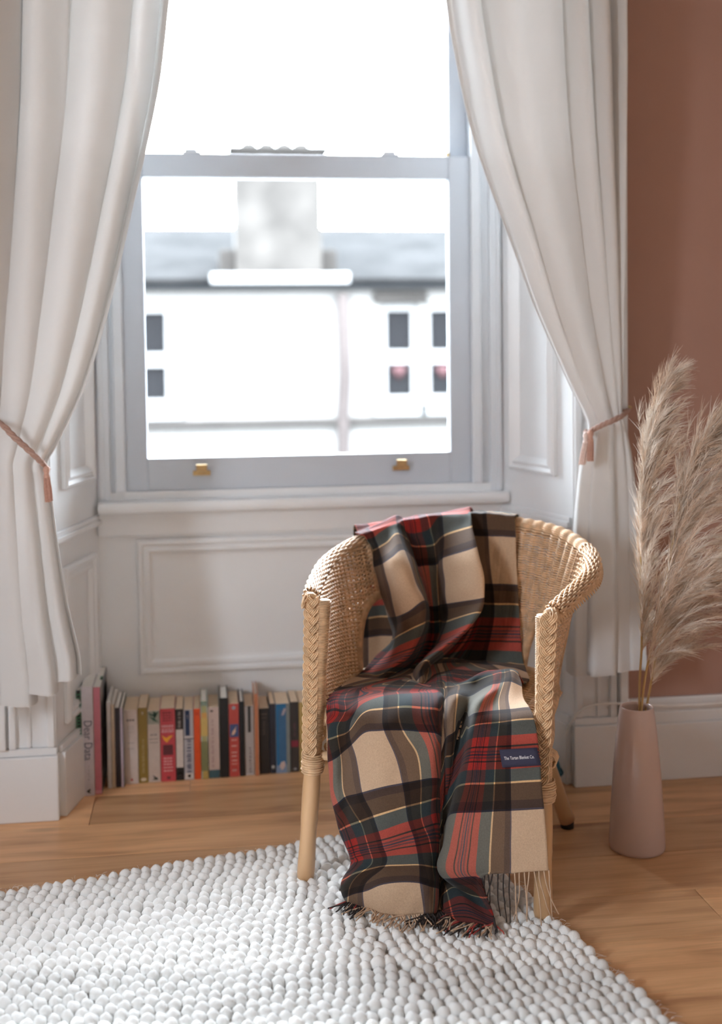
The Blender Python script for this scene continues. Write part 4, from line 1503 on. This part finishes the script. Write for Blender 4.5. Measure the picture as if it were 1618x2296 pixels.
row([879, 888, 908, 944, 956, 968, 984, 994, 1048, 1040, 1036, 1066, 1084, 1100, 1118, 1135, 1152, 1170],
    [1432, 1430, 1426, 1420, 1428, 1428, 1428, 1424, 1408, 1418, 1424, 1424, 1424, 1424, 1424, 1424, 1424, 1424],
    [-.120, -.090, -.052, -.060, -.165, -.190, -.180, -.130, -.075, -.150, -.215, -.220, -.222, -.222, -.220, -.218, -.216, -.212],
    [1.30, 1.30, 1.34, 1.38, 1.42, 1.42, 1.42, 1.40, 1.44, 1.48, 1.50, 1.515, 1.515, 1.515, 1.515, 1.515, 1.515, 1.515])
row([842, 858, 884, 918, 936, 952, 964, 958, 988, 984, 986, 1030, 1060, 1085, 1108, 1130, 1151, 1174],
    [1474, 1474, 1474, 1468, 1476, 1478, 1476, 1470, 1456, 1470, 1480, 1480, 1480, 1480, 1480, 1481, 1482, 1484],
    [-.070, -.060, -.030, -.020, -.120, -.150, -.140, -.080, -.030, -.100, -.175, -.195, -.200, -.200, -.198, -.196, -.192, -.188],
    [1.44, 1.44, 1.48, 1.50, 1.55, 1.55, 1.55, 1.56, 1.60, 1.63, 1.64, 1.67, 1.67, 1.67, 1.67, 1.67, 1.67, 1.67])
row([812, 828, 852, 880, 906, 925, 936, 928, 944, 950, 962, 1010, 1045, 1075, 1102, 1128, 1152, 1180],
    [1508, 1508, 1506, 1500, 1510, 1514, 1512, 1506, 1494, 1506, 1514, 1516, 1514, 1512, 1512, 1514, 1520, 1532],
    [-.010, -.010, .005, .010, -.070, -.095, -.090, -.020, .015, -.050, -.120, -.150, -.160, -.165, -.165, -.160, -.150, -.130],
    [1.58, 1.58, 1.60, 1.64, 1.68, 1.68, 1.68, 1.72, 1.76, 1.78, 1.80, 1.80, 1.80, 1.80, 1.80, 1.80, 1.80, 1.80], mixs(.12))
# hidden valley between back and seat bunch
row([790, 800, 822, 850, 880, 905, 925, 932, 946, 960, 975, 1010, 1040, 1072, 1102, 1130, 1156, 1186],
    [1540, 1540, 1538, 1534, 1538, 1540, 1540, 1534, 1528, 1534, 1536, 1534, 1530, 1526, 1524, 1526, 1534, 1552],
    [.050, .055, .060, .055, .010, -.010, -.010, .030, .045, .000, -.050, -.075, -.080, -.085, -.085, -.080, -.070, -.060],
    [1.90, 1.90, 1.95, 2.0, 2.05, 2.1, 2.1, 1.95, 1.97, 2.05, 2.1, 2.2, 2.2, 2.2, 2.2, 2.2, 2.2, 2.2], mixs(.45))
# seat bunch crest
row([745, 738, 755, 780, 808, 842, 880, 915, 945, 968, 990, 1005, 1030, 1075, 1108, 1128, 1145, 1160],
    [1560, 1557, 1550, 1546, 1543, 1538, 1531, 1524, 1536, 1545, 1540, 1530, 1532, 1511, 1504, 1501, 1500, 1510],
    [.17, .19, .17, .14, .12, .08, .05, .03, .05, .04, .02, .03, .05, .05, .05, .05, .04, .02],
    [2.38, 2.38, 2.38, 2.38, 2.45, 2.62, 2.75, 2.88, 2.9, 2.8, 2.7, 2.6, 2.6, 2.58, 2.58, 2.58, 2.58, 2.58], mixs(.85))
row([742, 734, 752, 779, 815, 848, 890, 932, 968, 985, 995, 1003, 1026, 1066, 1098, 1124, 1148, 1168],
    [1585, 1580, 1570, 1566, 1561, 1556, 1550, 1548, 1548, 1553, 1562, 1554, 1540, 1540, 1541, 1530, 1522, 1530],
    [.22, .24, .235, .225, .165, .135, .115, .105, .095, .09, .08, .125, .135, .09, .15, .13, .12, .10],
    [2.5, 2.5, 2.5, 2.49, 2.5, 2.52, 2.55, 2.58, 2.58, 2.62, 2.68, 2.75, 2.72, 2.75, 2.86, 2.82, 2.80, 2.78], left(-0.62,-0.55,-0.45,-0.27,-0.1,0.1,0.3,0.43,0.53))
row([742, 734, 752, 780, 815, 848, 892, 936, 972, 988, 995, 999, 1022, 1050, 1076, 1108, 1142, 1174],
    [1612, 1608, 1600, 1594, 1577, 1568, 1563, 1560, 1559, 1563, 1582, 1578, 1562, 1576, 1570, 1568, 1566, 1568],
    [.25, .275, .28, .275, .255, .245, .24, .235, .23, .215, .17, .225, .245, .19, .255, .20, .19, .18],
    [2.57, 2.57, 2.56, 2.55, 2.60, 2.62, 2.63, 2.63, 2.62, 2.65, 2.75, 2.88, 2.86, 2.9, 2.97, 2.98, 2.98, 2.98], left(-0.62,-0.55,-0.45,-0.27,-0.1,0.1,0.3,0.43,0.53))
row([742, 735, 753, 783, 815, 850, 895, 940, 975, 989, 994, 997, 1018, 1042, 1059, 1105, 1150, 1196],
    [1640, 1636, 1632, 1630, 1628, 1626, 1622, 1618, 1616, 1620, 1632, 1628, 1622, 1627, 1622, 1617, 1612, 1609],
    [.255, .285, .292, .288, .305, .312, .305, .298, .29, .26, .19, .26, .275, .215, .292, .288, .283, .278],
    [2.635, 2.635, 2.64, 2.66, 2.79, 2.80, 2.79, 2.77, 2.76, 2.76, 2.85, 3.05, 3.1, 3.2, 3.28, 3.29, 3.29, 3.29], left(-0.6,-0.42,-0.32,-0.17,-0.02,0.13,0.3,0.43,0.52))
row([744, 736, 751, 772, 806, 850, 898, 943, 975, 989, 993, 997, 1012, 1030, 1046, 1095, 1150, 1208],
    [1715, 1710, 1708, 1706, 1704, 1700, 1694, 1690, 1690, 1695, 1702, 1699, 1696, 1698, 1696, 1692, 1690, 1686],
    [.26, .29, .297, .29, .318, .330, .320, .308, .295, .26, .19, .268, .278, .215, .302, .306, .306, .302],
    [2.84, 2.84, 2.86, 2.92, 2.98, 3.01, 3.02, 3.0, 2.98, 2.96, 3.0, 3.28, 3.32, 3.42, 3.5, 3.5, 3.5, 3.5], left(-0.6,-0.46,-0.38,-0.27,-0.14,0.03,0.2,0.33,0.46))
row([752, 744, 756, 774, 806, 850, 900, 945, 975, 989, 993, 997, 1006, 1016, 1034, 1090, 1150, 1213],
    [1790, 1785, 1785, 1782, 1778, 1772, 1764, 1758, 1756, 1758, 1764, 1762, 1762, 1763, 1762, 1758, 1755, 1751],
    [.26, .29, .302, .300, .322, .336, .325, .312, .297, .255, .19, .262, .268, .22, .306, .312, .312, .306],
    [3.10, 3.10, 3.12, 3.15, 3.16, 3.175, 3.18, 3.19, 3.2, 3.2, 3.22, 3.5, 3.55, 3.62, 3.70, 3.70, 3.70, 3.70], left(-0.6,-0.44,-0.38,-0.3,-0.19,-0.02,0.15,0.31,0.43))
row([770, 760, 768, 785, 812, 852, 900, 945, 975, 988, 992, 996, 1000, 1004, 1012, 1082, 1152, 1220],
    [1860, 1858, 1856, 1852, 1848, 1842, 1835, 1830, 1828, 1830, 1836, 1835, 1834, 1835, 1834, 1830, 1826, 1822],
    [.27, .295, .307, .312, .325, .340, .330, .316, .30, .255, .19, .25, .255, .23, .310, .317, .317, .311],
    [3.29, 3.29, 3.30, 3.31, 3.325, 3.345, 3.37, 3.39, 3.41, 3.41, 3.43, 3.7, 3.75, 3.8, 3.86, 3.86, 3.86, 3.86], left(-0.62,-0.52,-0.48,-0.41,-0.3,-0.12,0.1,0.31,0.44))
row([792, 785, 790, 800, 822, 855, 898, 940, 970, 985, 989, 992, 995, 996, 999, 1076, 1152, 1225],
    [1925, 1922, 1918, 1912, 1904, 1898, 1890, 1885, 1882, 1884, 1892, 1893, 1894, 1896, 1897, 1894, 1890, 1884],
    [.285, .30, .312, .318, .328, .340, .330, .316, .30, .26, .20, .25, .255, .24, .315, .321, .321, .315],
    [3.53, 3.53, 3.52, 3.51, 3.50, 3.50, 3.51, 3.52, 3.53, 3.53, 3.55, 3.9, 3.95, 3.98, 4.02, 4.02, 4.02, 4.02], left(-0.62,-0.5,-0.48,-0.43,-0.33,-0.18,0.01,0.21,0.35))
row([790, 786, 792, 803, 826, 858, 898, 938, 968, 983, 987, 989, 990, 990, 991, 1072, 1152, 1229],
    [1945, 1942, 1940, 1938, 1937, 1936, 1936, 1936, 1938, 1940, 1946, 1950, 1953, 1956, 1957, 1953, 1950, 1944],
    [.29, .31, .322, .328, .334, .342, .332, .320, .305, .27, .22, .25, .26, .26, .32, .325, .325, .319],
    [3.60, 3.60, 3.62, 3.63, 3.65, 3.67, 3.68, 3.68, 3.68, 3.68, 3.70, 4.0, 4.08, 4.12, 4.13, 4.14, 4.14, 4.14], left(-0.6,-0.5,-0.48,-0.44,-0.34,-0.2,-0.02,0.16,0.3))
row([772, 764, 772, 790, 820, 856, 898, 936, 965, 980, 985, 988, 1002, 1032, 1064, 1077, 1152, 1230],
    [2000, 1992, 1990, 1988, 1986, 1984, 1982, 1980, 1983, 1987, 1992, 1997, 2002, 2006, 2008, 1962, 1953, 1948],
    [.30, .33, .345, .352, .362, .368, .362, .352, .335, .30, .27, .29, .31, .32, .31, .322, .325, .319],
    [3.74, 3.74, 3.76, 3.78, 3.80, 3.84, 3.85, 3.84, 3.82, 3.82, 3.82, 4.2, 4.32, 4.38, 4.30, 4.15, 4.145, 4.145], left(-0.5,-0.4,-0.37,-0.28,-0.15,-0.05,0.06,0.15,0.24))
row([800, 792, 800, 815, 840, 868, 900, 932, 960, 975, 985, 994, 1018, 1062, 1108, 1080, 1153, 1230],
    [2066, 2064, 2064, 2062, 2058, 2054, 2052, 2050, 2048, 2048, 2052, 2060, 2066, 2070, 2068, 1967, 1956, 1951],
    [.31, .33, .34, .35, .36, .366, .366, .36, .35, .335, .32, .325, .345, .352, .34, .322, .325, .319],
    [4.08, 4.06, 4.06, 4.06, 4.06, 4.06, 4.06, 4.06, 4.06, 4.06, 4.06, 4.5, 4.58, 4.58, 4.5, 4.155, 4.15, 4.15], left(-0.35,-0.25,-0.22,-0.165,-0.1,-0.02,0.06,0.13,0.21))

G = []
for (x, y, yc, t, s) in ROWS:
    G.append([list(atC(x[j], y[j], yc[j])) + [s[j], t[j]] for j in range(18)])
G = np.array(G)
for i in range(1, 7):          # stronger relief in the two hanging folds
    for j, a in ((1, .006), (2, .016), (3, .010), (4, -.004), (5, -.006), (6, -.002), (7, .006), (8, .018), (9, .006)):
        G[i, j, :3] += FW * a * math.sin(math.pi * i / 7)
# the part that hangs down behind the chair back
back = []
BX = np.array([-.325, -.302, -.275, -.24, -.195, -.16, -.135, -.11, -.06, -.05, -.045, -.03, -.01, .01, .03, .045, .06, .075])
for z, dy, t in ((.30, -.352, -1.15), (.52, -.352, -.50), (.69, -.340, .30)):
    r = []
    for j in range(18):
        yb_ = dy + .75 * max(0, abs(BX[j]) - .03) ** 2 * 1.6 + .006 * math.sin(j * 2.1)
        p = wor(np.array([BX[j], yb_, z]))
        r.append(list(p) + [SB[j], t + (TCr[j] - .5)])
    back.append(r)
pre = G[0].copy()
pre[:, :3] += -FW * .022 - np.array([0, 0, 1.0]) * .006
pre[:, 4] -= .05
G = np.concatenate([np.array(back), pre[None], G])
NR, NC = 7, 7
A = crom(G, NR)
A = np.swapaxes(crom(np.swapaxes(A, 0, 1), NC), 0, 1)
A[:, :, 2] = np.maximum(A[:, :, 2], 0.030)
_rw = wor(RIMS)
_d = A[:, :, :3] - CO
_yc = _d @ FW
_fr = np.arange(A.shape[0]) > (3 + 7) * NR
_on = (((_yc < .225) & (A[:, :, 2] > .33)) | ((_yc < .262) & (A[:, :, 2] > .372))) & (_yc > -.19) & _fr[:, None]
A[:, :, 2] = np.where(_on, np.maximum(A[:, :, 2], .3955), A[:, :, 2])
# the cloth lies in front of the woven back and over the rim
_l = np.stack([_d @ E_, _yc, A[:, :, 2]], -1)
_th, _s = np.meshgrid(np.linspace(2.2, 7.8, 80), np.linspace(0, 1, 50), indexing='ij')
_sh = shell(_th.ravel(), _s.ravel())
_post = np.arange(A.shape[0]) >= 5 * NR
for i in range(A.shape[0]):
    if 4.4 * NR <= i <= 12 * NR:
        q_ = _l[i]
        k = np.argmin((q_[:, None, 0] - _sh[None, :, 0]) ** 2 + (q_[:, None, 2] - _sh[None, :, 2]) ** 2, axis=1)
        need = _sh[k, 1] + .0165
        ok = (np.abs(q_[:, 0] - _sh[k, 0]) < .012) & (q_[:, 2] > .40)
        A[i, :, :3] += FW * np.where(ok, np.maximum(0, need - q_[:, 1]), 0)[:, None]
    if i <= 4.7 * NR:
        dd_ = np.hypot(A[i, :, None, 0] - _rw[None, :, 0], A[i, :, None, 1] - _rw[None, :, 1])
        k = np.argmin(dd_, axis=1)
        dm = dd_[np.arange(len(k)), k]
        zt = _rw[k, 2] + .0245 - 14 * np.maximum(0, dm - .02) ** 2
        near_ = (dm < .042) & (A[i, :, 2] > _rw[k, 2] - .02)
        A[i, :, 2] = np.where(near_, np.maximum(A[i, :, 2], zt), A[i, :, 2])
_lo = (A[:, :, 2] < .390) & (_yc > -.1) & _fr[:, None]
A[:, :, :3] += FW * (np.where(_lo, np.maximum(0, .269 - _yc), 0))[:, :, None]
# soft cloth ripples
h_, w_ = A.shape[:2]
dU = np.gradient(A[:, :, :3], axis=1)
dV = np.gradient(A[:, :, :3], axis=0)
nn = np.cross(dU, dV)
nn /= np.linalg.norm(nn, axis=2)[:, :, None] + 1e-12
ii, jj_ = np.meshgrid(np.arange(h_), np.arange(w_), indexing='ij')
_b = .5 * np.exp(-((ii / NR - 8.3) / 1.2) ** 2)
rip = _b * (.0045 * np.sin(ii * .62 - jj_ * .40) * np.exp(-((jj_ / NC - 2.2) / 1.3) ** 2) + .0055 * np.sin(ii * .62 + jj_ * .33) * np.exp(-((jj_ / NC - 7.4) / 1.2) ** 2))
rip += .0012 * np.sin(ii * .33 + .6 * np.sin(jj_ * .21)) * np.sin(jj_ * .27 + 1.0) + .0007 * np.sin(ii * .71 + jj_ * .5)
A[:, :, :3] += nn * rip[:, :, None]


def blanket_obj():
    me = bpy.data.meshes.new('blanket')
    f = [(i * w_ + j, i * w_ + j + 1, (i + 1) * w_ + j + 1, (i + 1) * w_ + j) for i in range(h_ - 1) for j in range(w_ - 1)]
    me.from_pydata([tuple(p) for p in A[:, :, :3].reshape(-1, 3)], [], f)
    uvl = me.uv_layers.new(name='tartan')
    li = np.empty(len(me.loops), int)
    me.loops.foreach_get('vertex_index', li)
    uvl.data.foreach_set('uv', A[:, :, 3:5].reshape(-1, 2)[li].reshape(-1))
    me.polygons.foreach_set('use_smooth', [True] * len(me.polygons))
    me.materials.append(M_TARTAN)
    o = bpy.data.objects.new('blanket', me)
    COL.objects.link(o)
    m = o.modifiers.new('subdivision', 'SUBSURF')
    m.levels = m.render_levels = 1
    m = o.modifiers.new('thickness', 'SOLIDIFY')
    m.thickness = .0032
    m.offset = 0
    return tag(o, 'red, cream and grey tartan wool blanket draped over the wicker chair', 'blanket')


bl = blanket_obj()


def sett_col(s):
    a = abs(((s + .5) % 1) - .5)
    c = SETT[0][1]
    for p, k in SETT:
        if a >= p:
            c = k
    return c


# fringe along the two hem edges
fr = {}
last = A[-1]


def strand(p, L, curl, key, drop, r=.0019, wob=1.0):
    p = np.array(p[:3])
    pts = [p]
    d = np.array([0, 0, -1.0]) * drop + FW * (1 - drop) + E_ * curl
    for k in range(7):
        d = d + (E_ * rng.normal(0, .22) + FW * rng.normal(0, .12)) * wob
        if pts[-1][2] < .034:
            d[2] = max(d[2], 0)
            d += FW * .25
        d /= np.linalg.norm(d)
        q_ = pts[-1] + d * L / 7
        q_[2] = max(q_[2], .0245)
        pts.append(q_)
    fr.setdefault(key, MB()).tube(pts, np.linspace(r, r * .7, len(pts)), 5)


for j in range(0, w_, 1):
    c = j / NC
    p = last[j]
    s = p[3]
    col = sett_col(s)
    key = 'pale' if col == BEIGE or col == YEL else ('red' if col == RED else 'dark')
    if 15 <= c <= 17:
        strand(p, rng.uniform(.080, .105), rng.normal(0, .07), key, .99, .0015, .28)
    elif c < 14.2:
        if 10.5 < c:
            key = ['dark', 'pale', 'red', 'dark', 'pale', 'dark'][j % 6]
        if 8.2 < c <= 10.5:
            key = 'dark'
        if c < 1.2:
            key = ['dark', 'red', 'pale', 'dark'][j % 4]
        for k in range(2 if c > 8 or c < 1.5 else 1):
            strand(p, rng.uniform(.040, .066), rng.normal(-.1 if c > 7 else .1, .40), key, rng.uniform(.3, .7))
FC = {'pale': (0.52, 0.36, 0.245), 'red': (0.36, 0.05, 0.04), 'dark': (0.030, 0.022, 0.020)}
for k, mb in fr.items():
    o = mb.build('fringe', flat(FC[k], .9), bl, smooth=True, kind='stuff')
    o['label'] = {'pale': 'cream twisted fringe', 'red': 'red twisted fringe', 'dark': 'dark brown twisted fringe'}[k]

# woven maker's label on the front fall
lc = [atC(x, y, yc) for x, y, yc in ((1119, 1681, .3155), (1203, 1676, .3125), (1213, 1716, .3145), (1126, 1721, .3175))]
lg = []
for i in range(5):
    a = i / 4
    lg.append([lc[0] * (1 - a) * (1 - b_) + lc[1] * (1 - a) * b_ + lc[3] * a * (1 - b_) + lc[2] * a * b_ for b_ in np.linspace(0, 1, 9)])
lo_ = MB().grid(np.array(lg)).build('woven_label', M_LABEL, bl, smooth=True)
m = lo_.modifiers.new('thickness', 'SOLIDIFY')
m.thickness = .0012
m.offset = 0
rt = (lc[1] - lc[0]) / np.linalg.norm(lc[1] - lc[0])
upv = (lc[0] - lc[3])
upv = upv - rt * (upv @ rt)
upv /= np.linalg.norm(upv)
cen = sum(lc) / 4 + np.cross(rt, upv) * .0012 - rt * .001
text_mesh('label_text', 'The Tartan Blanket Co.', M_THREADW, lo_, cen, rt, upv, .0088, width=.0585, depth=.0003)
lo_['label'] = 'navy label with small white lettering'

# ================================================================== VASE AND PAMPAS
VX, VY = 0.958, 2.502
pf = [(.0005, .004), (.055, .0035), (.0605, .005), (.063, .010), (.0625, .03), (.0585, .10), (.0515, .20), (.0425, .29), (.0385, .317), (.0370, .3245), (.0355, .3265), (.0335, .3245), (.0325, .318), (.036, .29), (.045, .20), (.052, .10), (.056, .012), (.0005, .010)]
pf = crom(np.array(pf), 4)
va = MB().lathe((VX, VY, -.0025), pf, 64).build('vase', M_CERAMIC, smooth=True)
tag(va, 'tall tapering blush ceramic vase on the oak floor holding pampas grass', 'vase')


def pampas(label, path, start, side, nbr, lmax, pale_frac, seed, spread=1.0):
    r_ = np.random.default_rng(seed)
    P = crom(np.array(path), 14)
    root = empty('pampas_stem', (VX, VY, .01), label, 'dried grass', 'pampas stems in the blush vase')
    P, L = resample(P, .008)
    k0 = int(start * len(P))
    rad = np.interp(np.linspace(0, 1, len(P)), [0, start, 1], [.0034, .0028, .0008])
    MB().tube(P, rad, 8).build('stem', M_STEM, root, smooth=True)
    tg = frames(P)
    hb = {0: MB(), 1: MB()}
    side = np.array(side, float)
    for b in range(nbr):
        u = r_.random() ** 0.9
        i = int(k0 + u * (len(P) - 1 - k0))
        ln = lmax * (0.55 + .6 * math.sin(math.pi * min(1, .25 + .62 * u))) * r_.uniform(.55, 1.1) * (1 - .45 * u ** 3)
        sw = r_.uniform(-.10, 1.0) * spread
        dep = r_.normal(0, .35)
        d = tg[i] * r_.uniform(.7, 1.1) + side * sw * .75 + np.array([-.1, -1, 0]) * dep * .5
        d /= np.linalg.norm(d)
        p = P[i].copy()
        bp_ = [p]
        nb = 9
        for k in range(nb):
            d = d + side * .055 * sw + np.array([0, 0, -1]) * (.035 + .08 * k / nb) * (.3 + abs(sw)) + r_.normal(0, .025, 3)
            d /= np.linalg.norm(d)
            p = p + d * ln / nb
            bp_.append(p)
        bp_ = np.array(bp_)
        bt = frames(bp_)
        w = 1 if r_.random() < pale_frac else 0
        nh = 34
        for hI in range(nh):
            a = r_.uniform(0.0, .96) * nb
            ia = int(a)
            q0 = bp_[ia] * (1 - (a - ia)) + bp_[min(ia + 1, nb)] * (a - ia)
            hd = bt[ia] + r_.normal(0, .20, 3)
            hd /= np.linalg.norm(hd)
            hl = r_.uniform(.018, .055)
            q1 = q0 + hd * hl * .5
            hd2 = hd + np.array([0, 0, -.22]) + side * .10
            hd2 /= np.linalg.norm(hd2)
            q2 = q1 + hd2 * hl * .5
            hb[w].tube([q0, q1, q2], [.00072, .00056, .00018], 3, caps=False)
    for w, m in ((0, M_PAMPAS), (1, M_PAMPASL)):
        if hb[w].v:
            hb[w].build('plume', m, root, smooth=True)
    return root


R3 = (0.97, -0.05, 0.0)
_bot = lambda dx, dy: [VX + dx, VY + dy, .02]
pampas('upright pampas stem with a narrow plume, nearest the curtain', [_bot(.02, .01)] + [list(atY(x, y, Y)) for x, y, Y in ((1433, 1580, 2.495), (1438, 1440, 2.49), (1436, 1300, 2.485), (1438, 1130, 2.48), (1452, 980, 2.48), (1488, 858, 2.48))], .41, R3, 190, .135, .45, 21, .62)
pampas('pampas stem with a broad plume arching away from the window', [_bot(-.01, -.012)] + [list(atY(x, y, Y)) for x, y, Y in ((1438, 1584, 2.49), (1462, 1440, 2.47), (1494, 1300, 2.46), (1524, 1130, 2.45), (1562, 1010, 2.44), (1625, 918, 2.43))], .40, R3, 235, .195, .4, 22, 1.15)
pampas('pampas stem with a low drooping plume, farthest from the curtain', [_bot(-.02, .014)] + [list(atY(x, y, Y)) for x, y, Y in ((1449, 1585, 2.52), (1484, 1425, 2.53), (1530, 1340, 2.52), (1590, 1270, 2.50), (1680, 1190, 2.48))], .44, R3, 170, .18, .3, 23, 1.1)

# ================================================================== CABLE
cp = [atY(1700, 1566, 2.884), atY(1600, 1578, 2.882), atY(1500, 1582, 2.882), atY(1430, 1580, 2.870), atY(1370, 1577, 2.862), atY(1330, 1581, 2.862), atY(1298, 1597, 2.866), atY(1276, 1628, 2.89), atY(1262, 1668, 2.92), atY(1252, 1710, 2.95), atZ(1247, 1741, .004), atZ(1252, 1738, .004)]
cb = MB().tube(crom(np.array(cp), 10), .0034, 8).build('cable', M_CABLE, smooth=True)
tag(cb, 'white cable looping over the plinth block and along the skirting behind the vase', 'cable')
